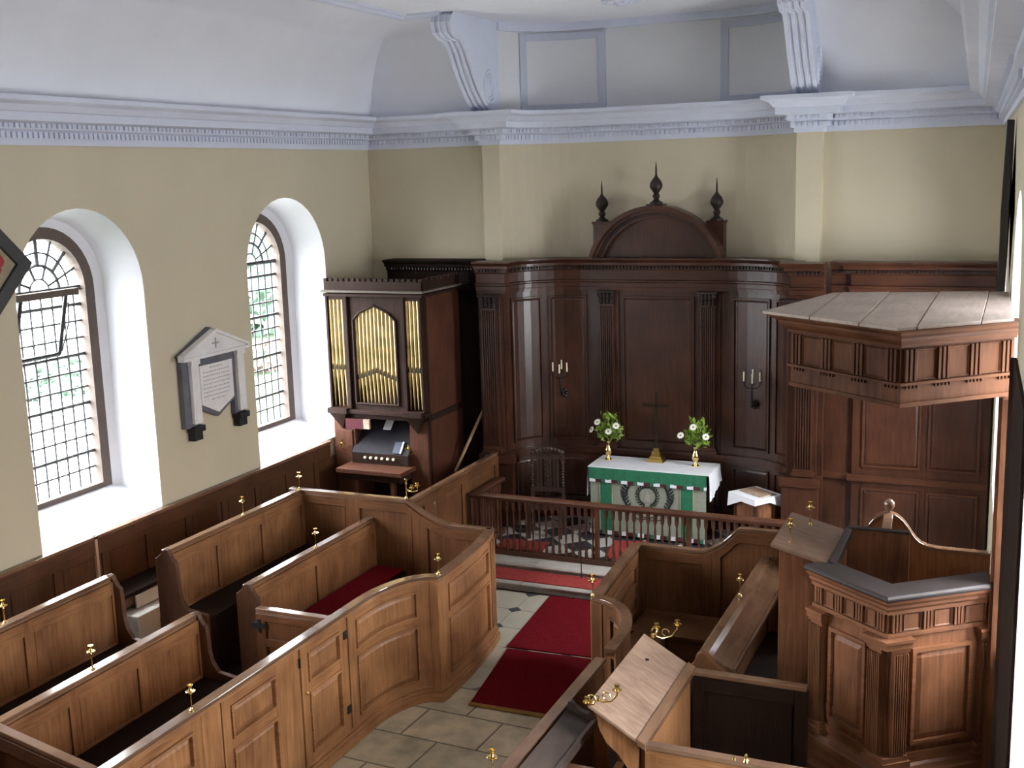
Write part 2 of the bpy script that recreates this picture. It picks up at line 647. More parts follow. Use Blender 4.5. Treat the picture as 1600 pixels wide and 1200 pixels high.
def window(P, uc, dz=0.0, casement=False, detail=True):
    WIN_N[0] += 1
    r0, zs0, sl0 = 0.87, 3.92 + dz, 1.475 + dz
    r1, zs1, sl1 = 0.67, 3.94 + dz, 1.74 + dz
    r2, zs2, sl2 = 0.54, 3.95 + dz, 1.80 + dz
    root = bpy.data.objects.new('window_%d' % WIN_N[0], None)
    root.empty_display_size = 0.1
    root.location = P(uc, sl0, 0.3)
    COL.objects.link(root)
    OFF[root] = Vector(root.location)
    struct(root)
    rv = MB()
    loft(rv, P, outline(uc, r0, zs0, sl0), 0, outline(uc, 0.755, zs1, sl1 - 0.02), 0.45)
    loft(rv, P, outline(uc, 0.755, zs1, sl1 - 0.02), 0.45, outline(uc, r1, zs1, sl1), 0.5)
    rv.build('reveal', REVEAL, root, smooth=True)
    fr = MB()
    a, b = outline(uc, r1, zs1, sl1), outline(uc, r2, zs2, sl2)
    loft(fr, P, a, 0.5, b, 0.5)
    loft(fr, P, b, 0.5, b, 0.64)
    loft(fr, P, a, 0.64, b, 0.64)
    loft(fr, P, a, 0.5, a, 0.64)
    fr.build('frame', WFRAME, root)
    gl = MB()
    gl.add([P(u, z, 0.615) for u, z in b], [tuple(range(len(b)))])
    gl.build('pane', GLASS, root)
    if not detail:
        return r0, zs0, sl0
    ba = MB()

    def bar(u0, z0, u1, z1, w, mi=0, dep=0.595):
        ba.tube([P(u0, z0, dep), P(u1, z1, dep)], w * 1.9, 6, mi)
    for k in range(-3, 4):
        u = uc + k * 0.15
        bar(u, sl2, u, zs2, 0.006)
    nrow = 12
    for k in range(1, nrow + 1):
        z = sl2 + (zs2 - sl2) * k / nrow
        bar(uc - r2, z, uc + r2, z, 0.016 if k == nrow else (0.011 if k % 3 == 2 else 0.0065))
    for rr, w in ((0.13, 0.012), (0.27, 0.019), (0.40, 0.012)):
        ba.tube([P(uc - rr * cos(pi * i / 24), zs2 + rr * sin(pi * i / 24), 0.595) for i in range(25)], w, 6)
    for i in range(1, 8):
        an = pi * i / 8
        thick = i in (2, 4, 6)
        ra = 0.27 if thick else 0.13
        bar(uc + ra * cos(an), zs2 + ra * sin(an), uc + r2 * cos(an), zs2 + r2 * sin(an), 0.012 if thick else 0.008)
    ba.build('glazing_bars', LEAD, root)
    if casement:
        c = MB()
        z0, z1 = sl2 + (zs2 - sl2) * 0.69, zs2 - 0.03
        u0, u1 = uc - 0.44, uc + 0.16
        q = [P(u0, z0, 0.57), P(u1, z0, 0.57), P(u1, z1, 0.40), P(u0, z1, 0.40)]
        for i in range(4):
            c.tube([q[i], q[(i + 1) % 4]], 0.024, 6)
        cs = c.build('casement', IRON, root)
        g = MB()
        g.add(q, [(0, 1, 2, 3)])
        g.build('pane', GLASS, cs)
        t = MB()
        t.hexa([P(u0 - 0.06, z1 - 0.02, 0.42), P(u1 + 0.12, z1 - 0.02, 0.42), P(u1 + 0.12, z1 - 0.02, 0.34), P(u0 - 0.06, z1 - 0.02, 0.34),
                P(u0 - 0.06, z1 + 0.05, 0.42), P(u1 + 0.12, z1 + 0.05, 0.42), P(u1 + 0.12, z1 + 0.05, 0.34), P(u0 - 0.06, z1 + 0.05, 0.34)])
        t.build('top_bar', WFRAME, root)
        st = MB()
        st.tube([P(u1 + 0.05, z0 + 0.02, 0.58), P(u1 + 0.10, (z0 + z1) / 2, 0.50), P(u1 + 0.06, z1 - 0.1, 0.44)], 0.009, 6)
        st.build('stay', IRON, root)
    return r0, zs0, sl0


PL = lambda u, z, d: (XL - d, u, z)
PR = lambda u, z, d: (xr(u) + d, u, z)
PW = lambda u, z, d: (u, YW - d, z)
ops = []
for i, yc in enumerate(LEFT_WIN):
    ops.append((yc, *window(PL, yc, 0, i == 1, i >= 1)))
wl = MB()
pierced(wl, PL, YW, YE, 0, 7.1, ops)
struct(wl.build('wall_left', CREAM))
ops = []
for i, yc in enumerate(RIGHT_WIN):
    ops.append((yc, *window(PR, yc, 0, False, True)))
wl = MB()
pierced(wl, PR, YW, YE, 0, 7.1, ops)
struct(wl.build('wall_right', CREAM))
ops = []
for xc in WEST_WIN:
    ops.append((xc, *window(PW, xc, 0.7, False, False)))
wl = MB()
pierced(wl, PW, XL, xr(YW), 0, 7.1, ops)
struct(wl.build('wall_back', DADO[0]))  # unseen wall, given dark wood to cut fill light from behind

XA = -4.5                                    # axis of the shallow apse
AP_IN = [(-6.47, 14.42)] + arc(-5.45, 14.42, 1.02, 0.68, pi, pi / 2, 12)[1:] \
    + arc(-3.55, 14.42, 1.02, 0.68, pi / 2, 0, 12)
EAST = [(XL, YE), (-6.73, YE), (-6.73, 14.42)] + AP_IN + [(-2.23, 14.42), (-2.23, YE), (xr(YE), YE)]
pe = Path(EAST)
we = MB()
sbox(we, pe, 0, pe.len, -0.25, 0, 0, 5.62)
struct(we.build('wall_end', CREAM))
pa = Path(AP_IN)
wa = MB()
sbox(wa, pa, 0, pa.len, -0.30, 0, 5.60, 7.05)
struct(wa.build('wall_apse', APSE, smooth=True))
# blue-grey painted panel borders on the apse wall
for sa, sb in ((0.42, 1.62), (pa.len - 1.42, pa.len - 0.10)):
    fr = MB()
    sring(fr, pa, sa, sb, 5.82, 6.86, 0.10, 0, 0.02)
    struct(fr.build('trim_1', BLUE))
fr = MB()
sbox(fr, pa, 0.0, pa.len, 0, 0.05, 6.88, 7.0)
struct(fr.build('trim_2', CORN))

# floor
fl = MB()
fl.box(-9.4, 1.6, YW - 0.6, 15.6, -0.1, 0.0, 0)
struct(fl.build('floor', FLAG))
ft = MB()
ft.box(-5.7, -3.0, 9.55, 12.26, 0.0, 0.004, 1)
sz = 0.52
for i in range(7):
    for j in range(6):
        x0, y0 = -5.72 + i * sz, 9.56 + j * sz
        x1, y1 = min(x0 + sz - 0.008, -3.0), min(y0 + sz - 0.008, 12.26)
        c = 0.085
        if x0 > -3.1:
            continue
        ft.prism([(x0 + c, y0), (x1 - c, y0), (x1, y0 + c), (x1, y1 - c), (x1 - c, y1), (x0 + c, y1), (x0, y1 - c), (x0, y0 + c)], 'z', 0.003, 0.008, 0)
        d = c - 0.012
        ft.prism([(x1 + 0.004 - d, y1 + 0.004), (x1 + 0.004, y1 + 0.004 - d), (x1 + 0.004 + d, y1 + 0.004), (x1 + 0.004, y1 + 0.004 + d)], 'z', 0.003, 0.0085, 2)
struct(ft.build('floor', [TILE, GAP, DOT]))
sf = MB()
sf.box(-6.45, -0.3, 12.70, 15.3, 0.0, 0.2)
struct(sf.build('floor', CHECK))
# two chancel steps with rounded nosings
for nm, y0, y1, z0, z1 in (('trim_3', 12.20, 12.72, 0.0, 0.124), ('trim_4', 12.62, 12.95, 0.124, 0.204)):
    st = MB()
    x0 = -6.40
    while x0 < -1.7:
        x1 = x0 + 1.05
        st.prism([(y1, z0), (y1, z1), (y0, z1), (y0 - 0.02, z1 - 0.02), (y0 - 0.02, z1 - 0.035), (y0 + 0.015, z1 - 0.055), (y0 + 0.015, z0)], 'x', x0, x1 - 0.006)
        x0 = x1
    struct(st.build(nm, STONE))

# cornice, coves, ceiling
CP = [(XL, YW)] + EAST + [(xr(YW), YW)]
pc = Path(CP)
cor = MB()
PROF = [(-0.01, 5.40), (0.03, 5.40), (0.03, 5.455), (0.065, 5.455), (0.065, 5.525), (0.115, 5.545), (0.115, 5.60), (0.24, 5.615), (0.24, 5.69),
        (0.265, 5.70), (0.31, 5.755), (0.38, 5.775), (0.40, 5.785), (0.40, 5.83), (-0.01, 5.83)]
sweep(cor, pc, 0, pc.len, lambda s: PROF)
s = 5.0
while s < pc.len - 10:
    sbox(cor, pc, s, s + 0.040, 0.06, 0.088, 5.465, 5.518)
    s += 0.065
s = 5.0
while s < pc.len - 10:
    sbox(cor, pc, s, s + 0.04, 0.11, 0.140, 5.556, 5.597)
    sbox(cor, pc, s + 0.06, s + 0.08, 0.11, 0.135, 5.556, 5.597)
    s += 0.13
struct(cor.build('trim_5', CORN))


def cove(s):
    return [(0.22 + 1.2 * (1 - cos(pi / 2 * i / 12)), 5.80 + 1.18 * sin(pi / 2 * i / 12)) for i in range(13)]


for nm, pts in (('ceiling', [(XL, YW), (XL, YE), (-6.62, YE)]), ('ceiling', [(-2.34, YE), (xr(YE), YE), (xr(YW), YW)])):
    p = Path(pts)
    m = MB()
    sweep(m, p, 0, p.len, cove, closed=False)
    struct(m.build(nm, WHITE, smooth=True))
    m = MB()
    sweep(m, p, 0, p.len, lambda s: [(1.34, 6.99), (1.34, 6.955), (1.40, 6.93), (1.50, 6.925), (1.52, 6.95), (1.58, 6.955), (1.58, 6.99)])
    struct(m.build('trim_6', CORN))
ce = MB()
ce.box(-9.4, 1.6, YW - 0.6, 15.6, 6.98, 7.2)
struct(ce.build('ceiling', WHITE))


def console(x0, x1, side):
    """scrolled plaster console carrying the ceiling over a pier"""
    m = MB()
    prof = [(14.27, 5.83), (14.10, 5.91), (13.93, 6.05), (13.77, 6.23), (13.63, 6.42), (13.52, 6.58), (13.40, 6.68), (13.24, 6.69),
            (13.12, 6.75), (13.08, 6.86), (13.12, 6.95), (13.16, 6.985)]
    body = prof + [(14.44, 6.985), (14.44, 5.83)]
    m.prism(body, 'x', x0, x1)
    w = (x1 - x0)
    for k, (a, b) in enumerate(((0.0, 0.16), (0.30, 0.42), (0.58, 0.70), (0.84, 1.0))):
        out = []
        for i, (y, z) in enumerate(prof):
            y2, z2 = prof[max(0, i - 1)]
            y3, z3 = prof[min(len(prof) - 1, i + 1)]
            ty, tz = y3 - y2, z3 - z2
            l = max(1e-6, sqrt(ty * ty + tz * tz))
            out.append((y - abs(tz) / l * 0.022, z - abs(ty) / l * 0.022))
        m.prism(prof + out[::-1], 'x', x0 + a * w, x0 + b * w)
    o = struct(m.build('trim_7', CORN))
    for sd in (-1, 1):
        r = MB()
        xs = x0 if sd < 0 else x1
        for rr in (0.20, 0.15, 0.10, 0.05):
            pts = [(xs + sd * 0.006, 14.13 + rr * cos(2 * pi * i / 20) * 0.8, 6.14 + rr * sin(2 * pi * i / 20)) for i in range(21)]
            r.tube(pts, 0.020, 6)
        r.build('rosette', CORN, o)


console(-6.74, -6.46, 1)
console(-2.53, -2.24, -1)
ro = MB()
for k in range(8):
    a = 2 * pi * k / 8
    ro.lathe([(0.001, 0), (0.05, 0.0), (0.035, -0.03), (0.001, -0.04)], (-4.45 + 0.13 * cos(a), 13.55 + 0.13 * sin(a), 6.975), 8)
ro.lathe([(0.24, 0.01), (0.24, -0.015), (0.2, -0.02), (0.06, -0.02), (0.05, -0.06), (0.001, -0.07)], (-4.45, 13.55, 6.98), 20)
struct(ro.build('trim_8', CORN, smooth=True))

# the churchyard outside the north windows
g = MB()
g.prism([(-9.4, -14), (-9.4, 52), (-27, 56), (-30, 40), (-26.5, 26.5), (-24, 5), (-20, -14)], 'z', -0.8, -0.5)
struct(g.build('ground', GRASS))


def shrub(name, c, rx, ry, rz, mat, label, cat, n=420, leaf=0.28, group=None):
    """a crown of many small leaf blades round a dark core"""
    root = thing(name, label, cat, (c[0], c[1], -0.5), group)
    core = MB()
    rnd = random.Random(hash((round(c[0]), round(c[1]))) & 0xffff)
    core.lathe([(0.05, -0.5), (rx * 0.55, c[2] - rz * 0.7), (rx * 0.8, c[2] - rz * 0.2), (rx * 0.7, c[2] + rz * 0.4), (0.05, c[2] + rz * 0.85)], (c[0], c[1], 0), 10)
    core.build('core', BUSH, root)
    m = MB()
    for i in range(n):
        z = rnd.uniform(-1, 1)
        a = rnd.uniform(0, 2 * pi)
        k = sqrt(1 - z * z) * rnd.uniform(0.85, 1.1)
        p = Vector((c[0] + rx * k * cos(a), c[1] + ry * k * sin(a), c[2] + rz * z))
        u = Vector((rnd.uniform(-1, 1), rnd.uniform(-1, 1), rnd.uniform(-1, 1))).normalized()
        w = u.orthogonal().normalized()
        s1 = leaf * rnd.uniform(0.6, 1.4)
        m.add([p - u * s1, p + w * s1 * 0.5, p + u * s1, p - w * s1 * 0.5], [(0, 1, 2, 3)])
    m.build('foliage', mat, root)


gp = MB()
gp.prism([(-10, 9), (-10, 13), (-17, 20.5), (-25, 25), (-28, 22), (-22, 14)], 'z', -0.5, -0.47)
struct(gp.build('ground', simple('whitened ground patch', (0.34, 0.34, 0.32), 0.9, noise=0.1, nscale=3, spec=0.1)))  # added pale patch, makes the brightly lit ground read white through the window
TREES = [((-26.0, 35.5, 1.6), 2.8, 3.2, 2.3, PALELEAF, 'tall pale leafy tree seen through the upper panes of the window nearest the organ'),
         ((-25.0, 43.5, 2.2), 3.2, 4.0, 3.0, BUSH, 'dark green tree standing furthest east outside the window nearest the organ'),
         ((-23.6, 24.2, -0.25), 1.0, 2.2, 0.42, PALELEAF, 'low spreading pale shrub outside the window beside the memorial')]
for c, rx, ry, rz, mt, lb in TREES:
    shrub('tree' if rz > 1 else 'shrub', c, rx, ry, rz, mt, lb, 'tree' if rz > 1 else 'shrub', 900, 0.30)
shrub('rose_bush', (-20.2, 27.9, -0.1), 0.5, 1.2, 0.38, ROSE, 'pink flowering bush at the lawn edge outside the window nearest the organ', 'bush', 300, 0.16)

# ================================================================== EAST END JOINERY
def pilaster(path, sc, w, z0, z1, parent, mats, d0=0.0, capital=0.19, lim=None):
    """fluted pilaster with moulded base and carved capital"""
    lo, hi = lim or (-1e9, 1e9)

    def sbox(mb, pth, a, b, *r):
        globals()['sbox'](mb, pth, max(a, lo), min(b, hi), *r)
    m = MB()
    sbox(m, path, sc - w / 2, sc + w / 2, d0, d0 + 0.045, z0, z1 - capital, 0)
    k = 7
    for i in range(k):
        a = sc - w / 2 + w * (i + 0.22) / k
        sbox(m, path, a, a + w / k * 0.50, d0 + 0.045, d0 + 0.066, z0 + 0.10, z1 - capital - 0.02, 0)
    sbox(m, path, sc - w / 2 - 0.03, sc + w / 2 + 0.03, d0, d0 + 0.075, z0, z0 + 0.05, 1)
    sbox(m, path, sc - w / 2 - 0.015, sc + w / 2 + 0.015, d0, d0 + 0.062, z0 + 0.05, z0 + 0.09, 1)
    o = m.build('pilaster', mats, parent, bevel=0.002)
    c = MB()
    zc = z1 - capital
    if capital > 0.12:
        sbox(c, path, sc - w / 2 - 0.005, sc + w / 2 + 0.005, d0, d0 + 0.06, zc, z1 - 0.03)
        for row in range(2):
            for i in range(4):
                a = sc - w / 2 + w * (i + 0.5) / 4
                x, y = path.at(a, d0 + 0.07)
                c.lathe([(0.001, -0.045), (0.024, -0.03), (0.03, 0.01), (0.02, 0.035), (0.001, 0.045)], (x, y, zc + 0.045 + row * 0.075), 6)
        for e in (-1, 1):
            x, y = path.at(sc + e * w * 0.45, d0 + 0.08)
            c.lathe([(0.001, -0.03), (0.03, -0.015), (0.03, 0.015), (0.001, 0.03)], (x, y, z1 - 0.06), 8, axis='y')
        sbox(c, path, sc - w / 2 - 0.035, sc + w / 2 + 0.035, d0, d0 + 0.10, z1 - 0.03, z1)
    else:
        sbox(c, path, sc - w / 2 - 0.01, sc + w / 2 + 0.01, d0, d0 + 0.06, zc, zc + 0.03)
        sbox(c, path, sc - w / 2 - 0.02, sc + w / 2 + 0.02, d0, d0 + 0.075, zc + 0.03, z1 - 0.02)
        sbox(c, path, sc - w / 2 - 0.035, sc + w / 2 + 0.035, d0, d0 + 0.09, z1 - 0.02, z1)
    c.build('capital', [mats[-1]] if capital > 0.12 else [mats[1]], o)


def entablature(path, s0, s1, z0, z1, parent, mats, name='entablature', back=0.0):
    m = MB()
    h = z1 - z0
    pr = [(-back, z0), (0.05, z0), (0.05, z0 + 0.10 * h), (0.065, z0 + 0.11 * h), (0.065, z0 + 0.24 * h), (0.085, z0 + 0.27 * h), (0.085, z0 + 0.31 * h),
          (0.05, z0 + 0.33 * h), (0.05, z0 + 0.62 * h), (0.08, z0 + 0.66 * h), (0.08, z0 + 0.76 * h), (0.13, z0 + 0.78 * h), (0.13, z0 + 0.86 * h), (0.17, z0 + 0.93 * h),
          (0.19, z0 + 0.96 * h), (0.19, z1), (-back, z1)]
    sweep(m, path, s0, s1, lambda s: pr, 1)
    s = s0 + 0.05
    while s < s1 - 0.05:
        sbox(m, path, s, s + 0.025, 0.08, 0.115, z0 + 0.68 * h, z0 + 0.755 * h, 2 if len(mats) > 2 else 1)
        s += 0.048
    m.build(name, mats, parent, bevel=0.002)


RQL = arc(-5.36, 14.12, 0.98, 0.72, pi, pi / 2, 12)
RQR = arc(-3.44, 14.12, 0.98, 0.72, pi / 2, 0, 12)
RP = Path([(-6.72, 14.12)] + RQL + RQR + [(-2.11, 14.12)])
reredos = thing('reredos', 'tall dark curved wooden altar screen with fluted pilasters and round-arched pediment behind the altar', 'altar screen', (-4.4, 14.5, 0.2))
sL = RP.s[1]
sLq = RP.s[13]
sRq = RP.s[14]
sR = RP.s[26]
ZR0, ZR1 = 3.42, 3.86
entablature(RP, 0, RP.len, ZR0, ZR1, reredos, RER, back=0.12)
m = MB()
sbox(m, RP, 0, RP.len, -0.12, 0.0, 0.2, ZR0, 0)
sbox(m, RP, 0, RP.len, 0, 0.04, 0.2, 0.40, 1)
sbox(m, RP, 0, RP.len, 0, 0.05, 1.14, 1.20, 1)
sbox(m, RP, 0, RP.len, 0, 0.07, 1.20, 1.235, 1)
m.build('carcass', RER, reredos, bevel=0.002)
for sc in (0.21, RP.len - 0.21):
    m = MB()
    sbox(m, RP, sc - 0.18, sc + 0.18, 0, 0.13, 0.2, 1.10, 0)
    sbox(m, RP, sc - 0.20, sc + 0.20, 0, 0.16, 1.10, 1.22, 1)
    sbox(m, RP, sc - 0.15, sc + 0.15, 0, 0.08, 1.22, ZR0, 0)
    m.build('pedestal', RER, reredos, bevel=0.003)
    pilaster(RP, sc, 0.22, 1.24, ZR0, reredos, RER, 0.08)
xs_in = {}
for sc in (sLq + 0.26, sRq - 0.26):
    m = MB()
    sbox(m, RP, sc - 0.15, sc + 0.15, 0, 0.03, 1.24, ZR0, 0)
    m.build('pilaster_backing', RER, reredos, bevel=0.002)
    pilaster(RP, sc, 0.20, 1.24, ZR0, reredos, RER, 0.03)


def field(s0, s1, z0, z1):
    f = MB()
    sring(f, RP, s0, s1, z0, z1, 0.025, 0, 0.024, 1)
    p = f.build('panel', RER, reredos, bevel=0.002)
    q = MB()
    spanel(q, RP, s0 + 0.025, s1 - 0.025, z0 + 0.025, z1 - 0.025, 0.002, 0.014, 0.03, 0)
    q.build('field', RER, p)


qa = sLq - sL
for base, sgn in ((sL, 1), (sR, -1)):
    for a, b in ((0.12, 0.49), (0.56, 0.96)):
        lo, hi = sorted((base + sgn * a * qa, base + sgn * b * qa))
        field(lo, hi, 1.32, 3.34)
        field(lo, hi, 0.46, 1.08)
field(sLq + 0.46, sRq - 0.46, 1.32, 3.34)
field(sLq + 0.10, sRq - 0.10, 0.46, 1.08)
# segmental pediment
m = MB()
cx, R_, zc = -4.40, 0.95, 3.86 + 0.69 - 0.95
a0 = math.asin((3.86 - zc) / R_)
an = [a0 + (pi - 2 * a0) * i / 28 for i in range(29)]


def ringpoly(r1, r2):
    return [(cx + r1 * cos(a), max(3.86, zc + r1 * sin(a))) for a in an] + [(cx + r2 * cos(a), max(3.86, zc + r2 * sin(a))) for a in an[::-1]]


m.prism([(cx + (R_ - 0.05) * cos(a), max(3.86, zc + (R_ - 0.05) * sin(a))) for a in an], 'y', 14.84, 14.90, 0)
pd = m.build('pediment', RER, reredos)
m = MB()
m.prism(ringpoly(R_, R_ - 0.06), 'y', 14.64, 14.90, 1)
m.prism(ringpoly(R_ - 0.06, R_ - 0.10), 'y', 14.70, 14.90, 1)
m.prism(ringpoly(R_ - 0.13, R_ - 0.17), 'y', 14.76, 14.90, 1)
m.prism(ringpoly(R_ - 0.10, R_ - 0.13), 'y', 14.74, 14.90, 2)
m.build('arched_moulding', RER, pd, bevel=0.002)
FIN = [(0.001, 0), (0.085, 0.0), (0.085, 0.025), (0.05, 0.045), (0.03, 0.07), (0.05, 0.10), (0.045, 0.125), (0.03, 0.14), (0.05, 0.17), (0.082, 0.215), (0.086, 0.255),
       (0.065, 0.305), (0.03, 0.345), (0.014, 0.375), (0.012, 0.46), (0.003, 0.55), (0.001, 0.555)]
for fx, fz, fy in ((-5.22, 4.33, 14.98), (-3.64, 4.33, 14.98), (-4.40, 4.56, 14.79)):
    m = MB()
    if fz < 4.5:
        m.box(fx - 0.11, fx + 0.11, fy - 0.07, fy + 0.08, 3.86, 4.30, 0)
        m.box(fx - 0.125, fx + 0.125, fy - 0.075, fy + 0.085, 4.30, 4.335, 1)
    else:
        m.box(fx - 0.11, fx + 0.11, fy - 0.11, fy + 0.11, 4.50, 4.565, 1)
    m.build('finial_pedestal', RER, reredos, bevel=0.004)
    m = MB()
    m.lathe([(r, z) for r, z in FIN], (fx, fy, fz), 14)
    m.build('finial', [RER[2]], reredos, smooth=True)

# panelling of the bay on the right of the screen
WP = Path([(-2.25, 14.36), (-1.78, 14.36), (-1.78, 14.30), (xr(14.3) - 0.03, 14.30)])
WPN = [wood('dark red panelling upright', (0.0315, 0.0112, 0.0067), (0.0885, 0.0315, 0.0158), GV, 0.36),
       wood('dark red panelling level', (0.0400, 0.0144, 0.0080), (0.1040, 0.0376, 0.0184), GH, 0.36), RER[2]]
pan = thing('wall_panelling', 'red brown wooden wall panelling with moulded cornice behind the pulpit canopy', 'wall panelling', (-1.1, 14.4, 0.0))
entablature(WP, 0.18, WP.len, 3.44, 3.86, pan, WPN, back=0.05)
m = MB()
sbox(m, WP, 0, WP.len, -0.05, 0, 0, 3.44, 0)
sbox(m, WP, 0, WP.len, 0, 0.05, 1.16, 1.24, 1)
sbox(m, WP, 0, WP.len, 0, 0.03, 0.0, 0.25, 1)
m.build('carcass', WPN, pan, bevel=0.002)
a = WP.s[2]
for s0, s1 in ((a + 0.12, a + 0.80), (a + 0.88, WP.len - 0.10)):
    for z0, z1 in ((1.34, 3.34), (0.34, 1.08)):
        m = MB()
        sring(m, WP, s0, s1, z0, z1, 0.028, 0, 0.026, 1)
        p = m.build('panel', WPN, pan, bevel=0.002)
        q = MB()
        spanel(q, WP, s0 + 0.028, s1 - 0.028, z0 + 0.028, z1 - 0.028, 0.002, 0.014, 0.035, 0)
        q.build('field', WPN, p)

# panelling behind the organ
op = Path([(XL + 0.01, 14.42), (-6.75, 14.42)])
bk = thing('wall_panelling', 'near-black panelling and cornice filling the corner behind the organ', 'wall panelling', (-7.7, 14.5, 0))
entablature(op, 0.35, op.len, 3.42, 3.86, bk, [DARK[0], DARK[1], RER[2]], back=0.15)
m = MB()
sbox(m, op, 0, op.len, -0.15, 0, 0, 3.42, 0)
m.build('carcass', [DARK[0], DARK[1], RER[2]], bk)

# panelling along the left wall
LP = Path([(XL, 0.5), (XL, 13.10)])
lp = thing('wall_panelling', 'long oak dado panelling under the two left windows', 'wall panelling', (XL, 7.0, 0))
m = MB()
sbox(m, LP, 0, LP.len, 0, 0.05, 0, 1.44, 0)
sbox(m, LP, 0, LP.len, 0.05, 0.065, 1.27, 1.44, 1)
m.build('boarding', DADO, lp, bevel=0.002)
m = MB()
sbox(m, LP, 0, LP.len, 0.0, 0.085, 1.44, 1.475, 2)
m.build('top_rail', DADO, lp, bevel=0.004)
s = 3.6
while s < LP.len - 0.3:
    m = MB()
    sbox(m, LP, s, s + 0.10, 0.05, 0.066, 0.3, 1.27, 0)
    m.build('stile', DADO, lp, bevel=0.002)
    m = MB()
    sbox(m, LP, s + 0.13, s + 0.62, 0.05, 0.056, 0.45, 1.24, 0)
    m.build('panel', DADO, lp, bevel=0.002)
    s += 0.66
m = MB()
m.box(XL + 0.05, XL + 0.085, 8.62, 8.655, 0.6, 1.475, 0)
m.build('cover_strip', [STICKW], lp)

# ================================================================== THE ORGAN
OX0, OX1, OY0, OY1, OZ1 = XL + 0.07, -7.10, 13.16, 14.26, 3.52
org = thing('pipe_organ', 'small chamber organ in a dark wooden case with gilded front pipes', 'organ', (-7.83, 13.7, 0))
m = MB()
m.box(OX0, OX1, OY0 + 0.10, OY1, 1.88, OZ1, 0)
m.box(OX0, OX0 + 0.33, OY0 + 0.06, OY1, 0.0, 1.84, 1)
m.box(OX1 - 0.27, OX1, OY0 + 0.06, OY1, 0.0, 1.84, 1)
m.box(OX0 + 0.3, OX1 - 0.2, OY0 + 0.50, OY1, 0.0, 1.84, 0)
m.box(OX0, OX1, OY0 + 0.02, OY1, 1.80, 1.88, 0)
m.build('case', ORG, org, bevel=0.004)
m = MB()
m.box(OX1, OX1 + 0.015, OY0 + 0.07, OY1, 0.0, 3.50, 1)
m.box(OX1 + 0.015, OX1 + 0.035, OY0 + 0.04, OY1, 1.80, 1.88, 0)
m.box(OX1 + 0.015, OX1 + 0.025, OY0 + 0.07, OY0 + 0.13, 0.2, 3.45, 0)
m.build('side_panel', ORG, org, bevel=0.003)
m = MB()
m.box(OX0 - 0.03, OX1 + 0.07, OY0 - 0.06, OY1, 3.515, 3.545, 1)
m.box(OX0 - 0.01, OX1 + 0.045, OY0 - 0.03, OY1, 3.46, 3.50, 0)
m.build('cornice', [ORG[0], simple('dusty grey brown moulding', (0.15, 0.125, 0.105), 0.7, spec=0.2)], org, bevel=0.006)
m = MB()
m.box(OX0, OX1 + 0.03, OY0 - 0.01, OY0 + 0.03, 3.545, 3.66, 0)
m.box(OX1 - 0.01, OX1 + 0.03, OY0, OY1, 3.545, 3.66, 0)
x = OX0
while x < OX1:
    m.box(x, x + 0.05, OY0 - 0.01, OY0 + 0.03, 3.66, 3.70, 0)
    x += 0.085
y = OY0 + 0.05
while y < OY1:
    m.box(OX1 - 0.01, OX1 + 0.03, y, y + 0.05, 3.66, 3.70, 0)
    y += 0.085
m.build('battlements', ORG, org, bevel=0.003)
m = MB()
m.box(OX0, OX0 + 0.03, OY0, OY0 + 0.12, 1.92, 3.46, 0)
m.box(OX0 + 0.27, OX0 + 0.33, OY0, OY0 + 0.12, 1.92, 3.46, 0)
m.box(OX1 - 0.30, OX1 - 0.25, OY0, OY0 + 0.12, 1.92, 3.46, 0)
m.box(OX1 - 0.03, OX1, OY0, OY0 + 0.12, 1.92, 3.46, 0)
m.box(OX0 + 0.03, OX0 + 0.27, OY0 + 0.02, OY0 + 0.12, 3.41, 3.46, 0)
m.box(OX1 - 0.25, OX1 - 0.03, OY0 + 0.02, OY0 + 0.12, 3.41, 3.46, 0)
# arched front board round the middle pipes
ax0, ax1, zb, zsp, zap = -8.15, -7.50, 2.0, 3.14, 3.34
hole = [(ax0, zb), (ax0, zsp), (ax0 + 0.10, zsp + 0.10), ((ax0 + ax1) / 2, zap), (ax1 - 0.10, zsp + 0.10), (ax1, zsp), (ax1, zb)]
x0, x1 = OX0 + 0.33, OX1 - 0.30
for p, q in zip(hole, hole[1:]):
    if abs(p[0] - q[0]) > 1e-4:
        m.prism([p, q, (q[0], 3.46), (p[0], 3.46)], 'y', OY0 + 0.04, OY0 + 0.10, 0)
m.box(x0, ax0, OY0 + 0.04, OY0 + 0.10, 1.9, 3.46, 0)
m.box(ax1, x1, OY0 + 0.04, OY0 + 0.10, 1.9, 3.46, 0)
m.box(ax0, ax1, OY0 + 0.04, OY0 + 0.10, 1.9, zb, 0)
fb = m.build('front_board', ORG, org, bevel=0.003)
m = MB()
loop = hole + [hole[0]]
for p, q in zip(loop, loop[1:]):
    m.tube([(p[0], OY0 + 0.035, p[1]), (q[0], OY0 + 0.035, q[1])], 0.018, 6)
m.build('arch_moulding', [ORG[0]], fb)


def pipe(x, y, r, z0, foot, z1):
    p = MB()
    p.lathe([(0.006, z0), (r * 0.95, z0 + foot), (r, z0 + foot + 0.01), (r, z1)], (x, y, 0), 12)
    o = p.build('pipe', GILT, org, smooth=True)
    q = MB()
    q.prism([(x - r * 0.55, z0 + foot + 0.01), (x + r * 0.55, z0 + foot + 0.01), (x + r * 0.3, z0 + foot + 0.07), (x, z0 + foot + 0.09), (x - r * 0.3, z0 + foot + 0.07)],
            'y', y - r - 0.004, y - r * 0.8)
    q.build('mouth', [ORG[2]], o)


